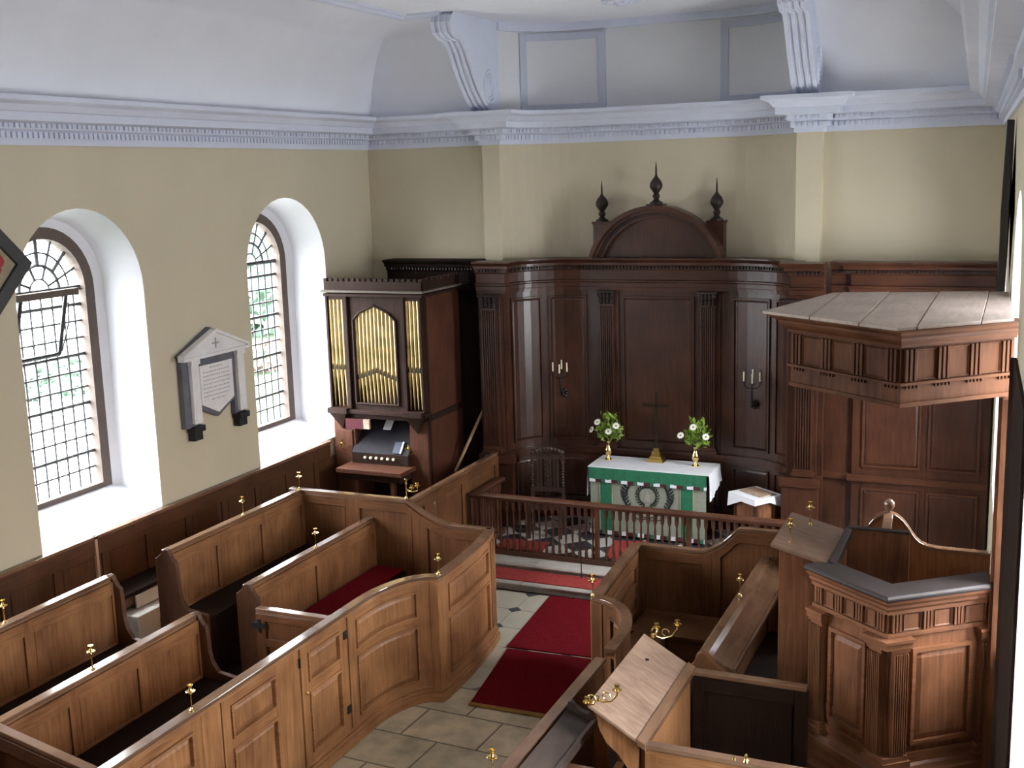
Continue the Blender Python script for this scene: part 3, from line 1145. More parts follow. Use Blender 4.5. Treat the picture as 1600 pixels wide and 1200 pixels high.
for i in range(11):
    x = ax0 + 0.03 + (ax1 - ax0 - 0.06) * i / 10
    pipe(x, OY0 + 0.075, 0.027, 2.0, 0.42 - 0.02 * abs(i - 5), 3.36)
for i in range(4):
    pipe(OX0 + 0.055 + 0.063 * i, OY0 + 0.05, 0.026, 1.95, 0.50, 3.44 - 0.02 * (i % 2))
    pipe(OX1 - 0.225 + 0.057 * i, OY0 + 0.05, 0.025, 1.95, 0.50, 3.44 - 0.02 * (i % 2))
# shelf, keydesk recess, stops, keyboard
m = MB()
m.box(OX0 - 0.03, OX1 + 0.03, OY0 - 0.05, OY0 + 0.14, 1.87, 1.92, 0)
m.box(OX0, OX0 + 0.30, OY0 - 0.09, OY0 + 0.1, 1.87, 1.94, 0)
m.box(OX1 - 0.28, OX1, OY0 - 0.09, OY0 + 0.1, 1.87, 1.94, 0)
for cx_ in (OX0 + 0.15, OX1 - 0.14):
    m.add([(cx_ - 0.13, OY0 - 0.08, 1.87), (cx_ + 0.13, OY0 - 0.08, 1.87), (cx_ + 0.13, OY0 + 0.06, 1.87), (cx_ - 0.13, OY0 + 0.06, 1.87), (cx_, OY0 + 0.05, 1.62)],
          [(0, 1, 4), (1, 2, 4), (2, 3, 4), (3, 0, 4), (3, 2, 1, 0)])
m.build('pipe_shelf', ORG, org, bevel=0.004)
m = MB()
m.hexa([(-8.24, OY0 - 0.02, 1.33), (-7.37, OY0 - 0.02, 1.33), (-7.37, OY0 + 0.0, 1.33), (-8.24, OY0 + 0.0, 1.33),
        (-8.24, OY0 + 0.44, 1.78), (-7.37, OY0 + 0.44, 1.78), (-7.37, OY0 + 0.48, 1.78), (-8.24, OY0 + 0.48, 1.78)], 2)
m.build('music_desk', ORG, org)
m = MB()
m.box(-8.24, -7.37, OY0 - 0.02, OY0 + 0.45, 1.18, 1.33, 0)
m.build('stop_jamb', ORG, org)
for i in range(6):
    k = MB()
    k.lathe([(0.008, 0.03), (0.008, -0.02), (0.02, -0.025), (0.02, -0.04), (0.001, -0.045)], (-8.02 + 0.088 * i, OY0 - 0.02, 1.275), 10, axis='y')
    k.build('stop_knob', CANDLE, org)
m = MB()
m.box(-8.30, -7.30, OY0 - 0.36, OY0 + 0.06, 1.12, 1.18, 1)
m.box(-8.26, -7.34, OY0 - 0.30, OY0 + 0.0, 1.02, 1.12, 0)
m.build('keyboard_shelf', ORG, org, bevel=0.006)
m = MB()
m.box(-7.50, -7.44, OY0 - 0.30, OY0 - 0.24, 0.0, 1.02, 1)
m.build('leg', ORG, org)
m = MB()
m.box(OX0 + 0.04, OX0 + 0.29, OY0 + 0.04, OY0 + 0.065, 0.9, 1.62, 1)
m.build('cheek_panel', ORG, org, bevel=0.006)
for i, bx in enumerate((-8.32, -7.30)):
    k = MB()
    k.tube([(bx, OY0 + 0.06, 1.40), (bx, OY0 - 0.08, 1.36), (bx + 0.02, OY0 - 0.16, 1.42), (bx + 0.02, OY0 - 0.16, 1.47)], 0.009, 8)
    k.lathe([(0.01, 1.46), (0.04, 1.47), (0.045, 1.485), (0.015, 1.49), (0.015, 1.53)], (bx + 0.02, OY0 - 0.16, 0), 12)
    k.build('candle_bracket', BRASS, org, smooth=True)
m = MB()
m.box(-8.30, -8.02, OY0 - 0.05, OY0 - 0.01, 1.665, 1.80, 0)
m.box(-8.02, -7.93, OY0 - 0.05, OY0 - 0.01, 1.67, 1.80, 1)
tag(m.build('hymn_board', [WINE, TAN]), 'small crimson box lid tucked under the organ pipe shelf', 'box')
m = MB()
m.hexa([(-7.86, OY0 + 0.19, 1.62), (-7.74, OY0 + 0.19, 1.62), (-7.74, OY0 + 0.20, 1.62), (-7.86, OY0 + 0.20, 1.62),
        (-7.86, OY0 + 0.30, 1.74), (-7.74, OY0 + 0.30, 1.74), (-7.74, OY0 + 0.31, 1.74), (-7.86, OY0 + 0.31, 1.74)])
tag(m.build('card', PAPER), 'small white card at the top of the organ music desk', 'card')
bkr = thing('hymn_book', 'navy hymn book leaning on the right of the organ music desk', 'book', (-7.56, OY0 + 0.05, 1.35))
m = MB()
m.hexa([(-7.61, OY0 - 0.022, 1.356), (-7.50, OY0 - 0.022, 1.356), (-7.50, OY0 + 0.004, 1.362), (-7.61, OY0 + 0.004, 1.362),
        (-7.61, OY0 + 0.085, 1.485), (-7.50, OY0 + 0.085, 1.485), (-7.50, OY0 + 0.105, 1.49), (-7.61, OY0 + 0.105, 1.49)])
m.build('cover', NAVY, bkr)
m = MB()
m.hexa([(-7.50, OY0 - 0.022, 1.356), (-7.48, OY0 - 0.022, 1.356), (-7.48, OY0 + 0.004, 1.362), (-7.50, OY0 + 0.004, 1.362),
        (-7.50, OY0 + 0.085, 1.485), (-7.48, OY0 + 0.085, 1.485), (-7.48, OY0 + 0.105, 1.49), (-7.50, OY0 + 0.105, 1.49)])
m.build('page_edges', PAPER, bkr)
m = MB()
m.tube([(-6.98, 13.75, 1.0), (-6.74, 14.30, 1.85)], 0.022, 8)
tag(m.build('pole', STICKW), 'bare wooden pole leaning in the dark gap beside the organ', 'pole')

# ================================================================== BOX PEWS, LEFT BLOCK
HP = 1.265


def cap(path, s0, s1, z, parent, mats, w=0.030, name='top_rail', t=0.035):
    m = MB()
    zl = (lambda s: ev(z, s) - t) if callable(z) else z - t
    sbox(m, path, s0, s1, -0.05 - w + 0.012, w - 0.004, zl, z, 2)
    zl2 = (lambda s: ev(z, s) - t - 0.03) if callable(z) else z - t - 0.03
    sbox(m, path, s0, s1, -0.05, w * 0.6, zl2, zl, 1)
    m.build(name, mats, parent, bevel=0.006)


FC = arc(-5.30 + 0.36, 8.50, 0.36, 0.74, pi, pi / 2, 10)
FP = Path([(-5.30, 2.4), (-5.30, 8.17)] + FC + [(-4.93, 9.30), (-4.935, 9.75), (-4.965, 10.2), (-5.01, 10.55), (-5.06, 10.80)])
front = thing('pew_panelling', 'long panelled oak pew front curving into the aisle at its far end, with a door', 'pew front', (-5.3, 6.5, 0))
sD0, sD1 = 8.17 - 2.4 - 0.72, 8.17 - 2.4
sPost = FP.s[12]
ROWS = [(0.22, 0.78), (0.86, 1.13)]
seg = [(0.0, 0.95), (1.02, 1.95), (2.02, 2.95), (3.0, 3.78), (4.02, sD0 - 0.26)]
for a, b in seg:
    bay(FP, a, b, 0.12, HP - 0.06, PEW, front, ROWS, stile=0.10, fname='bay_frame', pname='bay_panel')
for a, b in ((0.95, 1.02), (1.95, 2.02), (2.95, 3.0), (3.78, 4.02), (sD0 - 0.26, sD0 - 0.006)):
    m = MB()
    sbox(m, FP, a + 0.008, b - 0.008, -0.05, 0.014, 0.12, HP - 0.06, 0)
    m.build('stile', PEW, front, bevel=0.003)
# door with hinges, knob and latch
door = MB()
a, b = sD0, sD1 - 0.03
sbox(door, FP, a, b, -0.045, 0.0, 0.13, HP - 0.06, 0)
for q in ((a, a + 0.10), (b - 0.10, b)):
    sbox(door, FP, q[0], q[1], 0, 0.022, 0.13, HP - 0.06, 0)
for z0, z1 in ((0.13, 0.24), (0.78, 0.87), (1.13, HP - 0.06)):
    sbox(door, FP, a + 0.10, b - 0.10, 0, 0.022, z0, z1, 1)
for lo, hi in ((0.24, 0.78), (0.87, 1.13)):
    sring(door, FP, a + 0.10, b - 0.10, lo, hi, 0.020, 0, 0.038, 1)
    spanel(door, FP, a + 0.12, b - 0.12, lo + 0.02, hi - 0.02, 0.001, 0.021, 0.040, 0)
dr = door.build('door', PEW, front, bevel=0.003)
for z in (0.36, 1.06):
    h = MB()
    sbox(h, FP, b - 0.035, b + 0.02, 0.018, 0.032, z - 0.035, z + 0.035)
    h.build('hinge', IRON, dr)
k = MB()
x_, y_ = FP.at(a + 0.045, 0.03)
k.lathe([(0.012, -0.02), (0.008, 0.0), (0.018, 0.015), (0.001, 0.028)], (x_, y_, 0.80), 10, axis='x')
k.build('knob', BRASS, dr)
k = MB()
sbox(k, FP, a - 0.03, a - 0.015, 0.02, 0.035, 1.05, 1.13)
k.build('latch', IRON, dr)
m = MB()
sbox(m, FP, sD1 - 0.022, sD1 + 0.012, -0.05, 0.012, 0.12, HP - 0.06, 0)
m.build('hinge_stile', PEW, front, bevel=0.003)
bay(FP, sD1 + 0.02, sPost - 0.07, 0.12, HP - 0.06, PEW, front, ROWS, stile=0.13, fname='curved_frame', pname='curved_panel')
m = MB()
sbox(m, FP, sPost - 0.07, sPost + 0.09, -0.06, 0.03, 0.0, HP - 0.05, 0)
m.build('corner_post', PEW, front, bevel=0.004)
bay(FP, sPost + 0.09, FP.len - 0.22, 0.12, HP - 0.06, PEW, front, ROWS, stile=0.10, fname='end_frame', pname='end_bay_panel')
m = MB()
sbox(m, FP, FP.len - 0.22, FP.len, -0.05, 0.012, 0.12, HP - 0.06, 0)
for i in range(3):
    a = FP.len - 0.20 + 0.065 * i
    sbox(m, FP, a, a + 0.035, 0.012, 0.028, 0.2, HP - 0.1, 0)
m.build('reeded_end', PEW, front, bevel=0.003)
m = MB()
sbox(m, FP, 0, FP.len, -0.06, 0.050, 0.0, 0.09, 1)
sbox(m, FP, 0, FP.len, -0.055, 0.036, 0.09, 0.125, 1)
sbox(m, FP, 0, FP.len, -0.05, 0.026, 0.135, 0.155, 1)
m.build('plinth', PEW, front, bevel=0.005)
cap(FP, 0, FP.len, HP, front, PEW)


def swoop(x_lo, x_hi, z_lo, z_hi):
    """ramped top: z_lo up to x_lo, curving up to z_hi at x_hi (in path length)"""
    def f(s):
        if s <= x_lo:
            return z_lo
        if s >= x_hi:
            return z_hi
        t = (s - x_lo) / (x_hi - x_lo)
        return z_lo + (z_hi - z_lo) * (t ** 1.8)
    return f


PARTW = [wood('shaded partition upright grain', (0.070, 0.028, 0.011), (0.180, 0.078, 0.033), GV, 0.42, 0.3),  # pew oak darkened in colour for the dim west-facing faces
         wood('shaded partition level grain', (0.072, 0.029, 0.011), (0.185, 0.080, 0.034), GH, 0.42, 0.3), PEW[2]]


def partition(name, label, pts, z, mats, rows=None, split=1, side=1, low=0.0, both=False, cat='pew partition', capw=0.022, stile=0.09, raised=False):
    p = Path(pts)
    t = thing(name, label, cat, (pts[0][0], pts[0][1], low))
    zt = (lambda s: ev(z, s) - 0.05) if callable(z) else z - 0.05
    for i in range(split):
        a, b = p.len * i / split, p.len * (i + 1) / split
        hi = (lambda s: ev(z, s) - 0.15) if callable(z) else z - 0.15
        rw = rows or [(low + 0.25, hi)]
        bay(p, a, b, low, zt, mats, t, rw, stile=stile, side=side, d=0.0 if side > 0 else -0.05, fname='frame', pname='panel', ring=False, raised=raised)
        if both:
            bay(p, a, b, low, zt, mats, t, rw, stile=stile, side=-side, d=-0.05 if side > 0 else 0.0, fname='frame', pname='panel', ring=False, raised=raised, backing=False)
    cap(p, 0, p.len, z, t, mats, w=capw)
    return t, p


# far end of the left block: low at the aisle, swept up towards the organ
partition('pew_partition', 'oak partition with a swept-up top at the far end of the left pews, before the organ',
          [(-5.06, 10.80), (-7.62, 10.80)], swoop(0.42, 1.02, HP, 1.505), PARTW, split=3, side=-1, both=True)


def bench_end(xb, y0, y1, h, parent, left=0.13, seat=0.66, deep=0.40, flip=1):
    prof = [(-left, 0.0), (-left, h - 0.09), (-left + 0.02, h - 0.08), (-0.065, h - 0.045), (-0.04, h), (-0.01, h + 0.015), (0.03, h + 0.005), (0.05, h - 0.045),
            (0.085, h - 0.095), (0.11, h - 0.11), (0.115, h - 0.16), (0.125, seat + 0.26), (0.15, seat + 0.15), (0.21, seat + 0.07), (deep, seat + 0.04), (deep, 0.0)]
    m = MB()
    m.prism([(xb + flip * u, v) for u, v in prof], 'y', y0, y1, 0)
    return m.build('bench_end', DADO, parent, bevel=0.006)  # darker wood here puts the shade of west-facing ends into the colour


def bench(name, label, xb, y0, y1, h, seat, end_at, nb, deep=0.40):
    t = thing(name, label, 'pew bench', (xb, (y0 + y1) / 2, 0), 'long oak benches inside the left pews')
    p = Path([(xb, y0), (xb, y1)])
    L = p.len
    for i in range(nb):
        bay(p, L * i / nb, L * (i + 1) / nb, 0.0, h - 0.05, BENCH, t, [(seat + 0.02, h - 0.17)], stile=0.05, d=0.02, t=0.04, ring=False, raised=False,
            fname='back_frame', pname='back_panel')
    cap(p, 0, L, h, t, BENCH, w=0.026)
    m = MB()
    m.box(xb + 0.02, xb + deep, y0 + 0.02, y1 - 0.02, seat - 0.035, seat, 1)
    m.build('seat', DARK, t, bevel=0.006)  # seat and its front coloured near black in place of shade
    m = MB()
    m.box(xb + deep - 0.05, xb + deep - 0.02, y0 + 0.02, y1 - 0.02, 0.1, seat - 0.035, 0)
    m.build('seat_front', DARK, t)
    if end_at == 'far':
        bench_end(xb, y1 - 0.03, y1 + 0.02, h, t, seat=seat, deep=deep)
    else:
        bench_end(xb, y0 - 0.02, y0 + 0.03, h, t, seat=seat, deep=deep)
    return t


bA = bench('pew_bench', 'high-backed oak bench beside the curved pew front, with a red seat cushion', -6.52, 8.44, 10.74, HP, 0.68, 'near', 2, 0.42)
bB = bench('pew_bench', 'tall oak bench back nearest the window sill, ending below the organ', -7.46, 8.44, 10.74, 1.505, 0.86, 'near', 3, 0.44)
bC = bench('pew_bench', 'tall oak bench back under the left edge, in front of the nearer window', -7.46, 3.6, 7.69, 1.505, 0.86, 'far', 4, 0.44)
bD = bench('pew_bench', 'oak bench back closest to the camera behind the straight pew front', -6.52, 5.42, 7.69, HP, 0.68, 'far', 3, 0.42)
bW = thing('wall_bench', 'plain oak bench fixed along the left wall panelling', 'bench', (-8.35, 8.5, 0))
m = MB()
m.box(XL + 0.07, -8.20, 4.0, 12.6, 0.84, 0.88, 1)
m.build('seat', DARK, bW, bevel=0.006)
m = MB()
m.box(-8.25, -8.21, 4.0, 12.6, 0.74, 0.84, 1)
m.build('seat_rail', DADO, bW, bevel=0.004)
cu = MB()
n = 14
for i in range(n):
    pass
cu.box(-6.46, -6.12, 8.9, 10.68, 0.682, 0.73, 0)
tag(cu.build('seat_cushion', RED, bevel=0.02), 'long red cushion on the bench behind the curved pew front', 'cushion')
m = MB()
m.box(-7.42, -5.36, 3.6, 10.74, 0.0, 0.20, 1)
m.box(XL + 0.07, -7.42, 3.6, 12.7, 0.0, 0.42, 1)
struct(m.build('floor', DARK))  # pew floor colour holds the shade between the benches
m = MB()
m.box(-3.30, -1.70, 8.10, 10.76, 0.0, 0.12, 1)
m.box(-2.80, -1.10, 5.4, 8.0, 0.0, 0.12, 1)
struct(m.build('floor', DARK))
# partition towards the camera and the small gate by the passage
partition('pew_partition', 'shade-darkened oak partition with sloping top in the bottom left corner', [(-6.55, 5.40), (-5.33, 5.40)],
          lambda s: 1.31 - 0.19 * s, DADO[:2] + [PEW[2]], side=-1, both=True)  # darker oak stands for shade on this west-facing partition
gt, gp = partition('pew_gate', 'low panelled gate between the red-cushioned bench and the pew front', [(-6.38, 8.36), (-5.40, 8.36)], 1.09, PARTW,
                   rows=[(0.30, 0.72), (0.80, 0.97)], side=1, cat='pew gate', stile=0.10)
h = MB()
h.box(-6.42, -6.27, 8.33, 8.345, 0.90, 0.95)
h.box(-6.36, -6.33, 8.328, 8.345, 0.86, 0.99)
h.build('hinge', IRON, gt)
partition('pew_partition', 'low oak strut partition across the passage beside the pew door', [(-6.10, 7.66), (-5.36, 7.66)], 0.72, PEW, side=-1)
hb = thing('heater_box', 'pale grey heater box on the raised pew floor under the wall bench', 'heater', (-8.15, 8.75, 0.42))
m = MB()
m.box(-8.30, -8.02, 8.58, 8.90, 0.425, 0.69)
m.build('casing', PALEBOX, hb, bevel=0.008)
m = MB()
m.box(-8.30, -8.05, 8.92, 9.50, 0.655, 0.68)
m.box(-8.30, -8.27, 8.92, 9.50, 0.425, 0.655)
m.build('side_shelf', PALEBOX, hb)
m = MB()
m.hexa([(-8.20, 8.75, 0.70), (-8.18, 8.75, 0.70), (-8.18, 9.6, 0.70), (-8.20, 9.6, 0.70), (-8.20, 8.75, 0.83), (-8.18, 8.75, 0.83), (-8.18, 9.6, 0.83), (-8.20, 9.6, 0.83)])
tag(m.build('board', PALEBOX), 'pale board standing upright above the grey heater box', 'board')
# low partition between organ and chancel
partition('chancel_partition', 'red brown low partition between the organ and the altar rail', [(-6.42, 10.86), (-6.42, 13.93)], 1.27, PARTW, split=3,
          rows=[(0.3, 1.12)], raised=True, side=1, stile=0.12, cat='partition')

# ================================================================== BOX PEWS, RIGHT BLOCK
FRP = Path([(-3.47, 10.80), (-3.44, 10.3), (-3.40, 9.75), (-3.36, 9.26)] + arc(-3.34, 8.46, 0.47, 0.76, pi / 2, 0, 10) + [(-2.86, 8.18)])
FRS = Path([(-2.93, 8.16), (-2.93, 3.2)])
HS = 1.195
fr_ = thing('pew_panelling', 'oak pew front on the right of the aisle, bowed inward beside the red carpet', 'pew front', (-3.0, 8.0, 0))
q = FRP.s
bay(FRP, 0.10, q[3] - 0.05, 0.12, HP - 0.06, PARTW, fr_, ROWS, stile=0.10, fname='end_frame', pname='end_bay_panel')
bay(FRP, 0.10, q[3] - 0.05, 0.12, HP - 0.06, PARTW, fr_, [(0.62, 0.80), (0.90, 1.12)], stile=0.12, side=-1, d=-0.05, fname='end_frame', pname='end_bay_panel', backing=False)
m = MB()
sbox(m, FRP, 0, 0.10, -0.05, 0.012, 0.12, HP - 0.06, 0)
m.build('end_stile', PARTW, fr_, bevel=0.003)
m = MB()
sbox(m, FRP, q[3] - 0.05, q[4] + 0.10, -0.05, 0.03, 0.0, HP - 0.05, 0)
m.build('corner_post', PARTW, fr_, bevel=0.004)
bay(FRP, q[4] + 0.10, q[14] - 0.02, 0.12, HP - 0.06, PARTW, fr_, ROWS, stile=0.10, fname='curved_frame', pname='curved_panel')
for i in range(5):
    a = 0.02 + i * 0.98
    bay(FRS, a, a + 0.93, 0.12, HS - 0.06, PARTW, fr_, [(0.22, 0.74), (0.82, 1.06)], stile=0.10, fname='bay_frame', pname='bay_panel')
m = MB()
sbox(m, FRP, 0, FRP.len, -0.06, 0.035, 0.0, 0.10, 1)
sbox(m, FRP, 0, FRP.len, -0.05, 0.022, 0.10, 0.14, 1)
m.build('plinth', PARTW, fr_, bevel=0.005)
cap(FRP, 0, FRP.len, HP, fr_, PARTW)
cap(FRS, 0, FRS.len, HS, fr_, PARTW)
m = MB()
sbox(m, FRS, 0, FRS.len, -0.06, 0.035, 0.0, 0.12, 1)
m.build('plinth', PARTW, fr_, bevel=0.005)

partition('pew_partition', 'oak partition with a swept-up top at the far end of the right pews, before the altar rail',
          [(-3.43, 10.83), (-1.15, 10.83)], swoop(0.62, 1.02, 1.25, 1.52), PARTW, split=3, both=True)
sb = thing('corner_bench', 'plain oak bench round the inside corner behind the bowed right pew front', 'bench', (-3.1, 10.3, 0))
m = MB()
m.box(-3.27, -2.95, 9.32, 10.16, 0.55, 0.59, 1)
m.box(-3.33, -2.20, 10.16, 10.76, 0.55, 0.59, 1)
m.build('seat', PARTW[1:2] * 2, sb, bevel=0.006)
m = MB()
m.box(-2.99, -2.96, 9.32, 10.16, 0.1, 0.55, 1)
m.box(-2.95, -2.20, 10.18, 10.21, 0.1, 0.55, 1)
m.build('seat_front', PARTW, sb)

# pew back with a sloping book ledge
rb = thing('pew_bench', 'oak pew back with a sloping top ledge behind the faded desk', 'pew bench', (-2.12, 9.5, 0))
RBP = Path([(-2.12, 8.38), (-2.12, 10.78)])
bay(RBP, 0, RBP.len, 0.0, HP - 0.03, PARTW, rb, [(0.2, 1.05)], stile=0.08, d=0.025, t=0.05, ring=False, raised=False, fname='back_frame', pname='back_panel')
m = MB()
m.prism([(-2.17, 1.235), (-2.17, 1.262), (-2.15, 1.272), (-2.09, 1.268), (-2.055, 1.235), (-1.90, 1.165), (-1.885, 1.175), (-1.87, 1.168), (-1.87, 1.135), (-1.90, 1.135), (-2.08, 1.21), (-2.12, 1.225)],
        'y', 8.36, 10.78, 2)
m.build('book_ledge', PARTW, rb, bevel=0.004)
m = MB()
m.prism([(-2.24, 0), (-2.24, 1.14), (-2.22, 1.16), (-2.19, 1.20), (-2.17, 1.265), (-2.13, 1.29), (-2.09, 1.285), (-2.05, 1.235), (-2.01, 1.20), (-1.93, 1.15), (-1.88, 1.10), (-1.86, 1.04), (-1.86, 0)],
        'y', 8.31, 8.36, 0)
m.build('bench_end', PARTW, rb, bevel=0.006)
m = MB()
m.box(-2.08, -1.66, 8.40, 10.70, 0.50, 0.54, 1)
m.build('seat', DARK, rb, bevel=0.005)

# clerk's desk and its enclosure
partition('pew_partition', 'oak partition running from the far corner of the faded desk to the pulpit', [(-2.12, 8.02), (-1.27, 8.02)], HP, [DARK[0], DARK[1], PEW[2]], both=True)  # shade inside the clerk's box is put into this near-black wood
partition('pew_partition', 'panelled oak partition at the bottom edge, between the faded desk and the pulpit base', [(-2.12, 6.80), (-1.05, 6.80)], HP, BENCH, both=True, raised=True)
partition('pew_partition', 'short low oak rail at the bottom edge under the nearer end of the faded desk', [(-2.82, 6.70), (-2.22, 6.70)], 1.05, PEW, both=True)
cd = thing('clerk_desk', 'broad sloping desk of faded worn wood beside the pulpit, brass candle arms at both ends', 'desk', (-2.3, 7.4, 0))
m = MB()
m.hexa([(-2.51, 6.76, 1.475), (-2.135, 6.76, 1.262), (-2.135, 8.04, 1.262), (-2.51, 8.04, 1.475),
        (-2.51, 6.76, 1.50), (-2.135, 6.76, 1.287), (-2.135, 8.04, 1.287), (-2.51, 8.04, 1.50)])
m.build('desk_top', DESK, cd, bevel=0.004)
m = MB()
m.hexa([(-2.165, 6.75, 1.265), (-2.105, 6.75, 1.235), (-2.105, 8.05, 1.235), (-2.165, 8.05, 1.265),
        (-2.165, 6.75, 1.318), (-2.105, 6.75, 1.284), (-2.105, 8.05, 1.284), (-2.165, 8.05, 1.318)])
m.build('book_stop', PEW[2], cd, bevel=0.006)
m = MB()
m.box(-2.17, -2.125, 6.86, 7.96, 0.1, 1.262, 0)
m.build('back_board', BENCH, cd)
for y0 in (6.80, 7.94):
    m = MB()
    m.prism([(-2.475, 1.478), (-2.46, 1.40), (-2.44, 1.30), (-2.39, 1.215), (-2.31, 1.15), (-2.245, 1.06), (-2.215, 0.94), (-2.215, 0.80), (-2.17, 0.78), (-2.17, 1.28)],
            'y', y0, y0 + 0.04, 0)
    m.build('bracket', PEW, cd, bevel=0.003)
m = MB()
m.lathe([(0.001, 0), (0.018, 0.0), (0.014, 0.006), (0.001, 0.008)], (-2.39, 7.72, 1.433), 10)
m.build('knot', ORG[0], cd)
LEDGE = [wood('ledge grain', (0.050, 0.034, 0.028), (0.095, 0.068, 0.056), GH, 0.33)] * 3
bl = thing('book_ledge', 'dark sloping book ledge fixed inside the right pew front at the bottom edge', 'ledge', (-2.74, 5.8, 0.9))
m = MB()
m.hexa([(-2.825, 4.4, 1.185), (-2.63, 4.4, 1.105), (-2.63, 7.22, 1.105), (-2.825, 7.22, 1.185),
        (-2.825, 4.4, 1.21), (-2.63, 4.4, 1.13), (-2.63, 7.22, 1.13), (-2.825, 7.22, 1.21)], 0)
m.build('shelf', LEDGE, bl, bevel=0.004)
m = MB()
m.box(-2.645, -2.615, 4.4, 7.22, 1.09, 1.155, 2)
m.build('book_stop', LEDGE, bl, bevel=0.005)
m = MB()
m.prism([(-2.825, 0.98), (-2.825, 1.265), (-2.80, 1.27), (-2.77, 1.235), (-2.72, 1.205), (-2.67, 1.195), (-2.63, 1.16), (-2.61, 1.12), (-2.63, 1.07), (-2.72, 1.02)], 'y', 7.20, 7.25, 0)
m.build('end_bracket', LEDGE, bl, bevel=0.004)
m = MB()
m.box(-2.70, -2.60, 7.40, 7.45, 0.0, 1.14, 0)
tag(m.build('door_post', PEW, bevel=0.004), 'narrow oak post between the dark book ledge and the faded desk', 'post')

# ================================================================== PULPIT, READING DESK, CANOPY
PP = Path([(-1.33, 8.66), (-0.735, 8.19), (-0.045, 8.74)])
pul = thing('pulpit', 'tall angular oak pulpit with fluted corner pilasters against the right wall', 'pulpit', (-0.7, 8.7, 0))
m = MB()
sbox(m, PP, 0, PP.len, -0.05, 0, 0.50, 1.94, 0)
sbox(m, PP, 0, PP.len, 0, 0.025, 1.655, 1.685, 1)
sbox(m, PP, 0, PP.len, 0, 0.018, 0.66, 0.74, 1)
m.build('body', PUL, pul, bevel=0.002)
m = MB()
sweep(m, PP, 0, PP.len, lambda s: [(-0.13, 1.955), (0.02, 1.955), (0.10, 1.96), (0.115, 1.975), (0.115, 1.99), (0.10, 2.005), (-0.13, 2.005)], 2)
m.build('rim', PUL, pul, bevel=0.004)
m = MB()
sweep(m, PP, 0, PP.len, lambda s: [(0, 1.83), (0.03, 1.835), (0.03, 1.86), (0.055, 1.885), (0.055, 1.905), (0.085, 1.935), (0.09, 1.957), (0, 1.957)], 1)
m.build('cornice', PUL, pul)
m = MB()
sweep(m, PP, 0, PP.len, lambda s: [(0, 0.55), (0.07, 0.55), (0.07, 0.60), (0.055, 0.615), (0.04, 0.645), (0.02, 0.66), (0, 0.66)], 1)
m.build('base_moulding', PUL, pul, bevel=0.002)
m = MB()
sbox(m, PP, 0, PP.len - 0.06, -0.05, 0.06, 0.42, 0.55, 1)
sbox(m, PP, 0, PP.len - 0.12, -0.05, 0.13, 0.34, 0.42, 1)
sbox(m, PP, 0, PP.len - 0.10, -0.05, 0.10, 0.0, 0.34, 0)
m.build('plinth', PUL, pul, bevel=0.006)
s1 = PP.s[1]
for f0, f1 in ((0.0, s1), (s1, PP.len)):
    L_ = f1 - f0
    for sc in (f0 + 0.075, f1 - 0.075):
        pilaster(PP, sc, 0.125, 0.66, 1.655, pul, PUL + [PUL[0]], 0.0, capital=0.10, lim=(f0, f1))
    m = MB()
    sring(m, PP, f0 + 0.19, f1 - 0.19, 0.80, 1.55, 0.03, 0, 0.03, 1)
    p = m.build('panel', PUL, pul, bevel=0.003)
    m = MB()
    spanel(m, PP, f0 + 0.22, f1 - 0.22, 0.83, 1.52, 0.002, 0.02, 0.05, 0)
    m.build('field', PUL, p)
    # frieze of sunk squares between triglyphs
    k = 3
    for i in range(k + 1):
        m = MB()
        c = f0 + 0.06 + (L_ - 0.12) * i / k
        for j in (-1, 0, 1):
            a = c + j * 0.027
            sbox(m, PP, max(f0 + 0.003, a - 0.009), min(f1 - 0.003, a + 0.009), 0, 0.018, 1.69, 1.825, 0)
        sbox(m, PP, max(f0 + 0.003, c - 0.05), min(f1 - 0.003, c + 0.05), 0, 0.022, 1.825, 1.835, 1)
        sbox(m, PP, max(f0 + 0.003, c - 0.045), min(f1 - 0.003, c + 0.045), 0, 0.012, 1.64, 1.655, 1)
        m.build('triglyph', PUL, pul, bevel=0.002)
    for i in range(k):
        a = f0 + 0.06 + (L_ - 0.12) * i / k + 0.06
        b = f0 + 0.06 + (L_ - 0.12) * (i + 1) / k - 0.06
        m = MB()
        spanel(m, PP, a, b, 1.695, 1.82, 0.010, 0.002, 0.010, 0)
        m.build('frieze_panel', PUL, pul)
m = MB()
m.prism([(-1.30, 8.62), (-0.75, 8.19), (-0.10, 8.74), (-0.10, 9.6), (-1.22, 9.6)], 'z', 0.86, 0.92, 1)
m.build('standing_floor', PUL, pul)
bpth = Path([(-1.22, 9.62), (-0.72, 9.62)])
m = MB()
sbox(m, bpth, 0, bpth.len, -0.04, 0, 0.6, 1.99, 0)
sbox(m, bpth, 0, bpth.len, -0.05, 0.01, 1.99, 2.01, 2)
m.build('back_panel', PUL, pul, bevel=0.003)
m = MB()
m.box(-0.085, -0.008, 8.62, 8.72, 0.0, 3.36, 0)
m.box(-0.05, -0.045, 8.72, 9.70, 0.6, 3.36, 0)
m.box(-0.06, -0.008, 8.56, 8.62, 0.0, 3.36, 0)
m.build('back_board', PUL, pul, bevel=0.004)

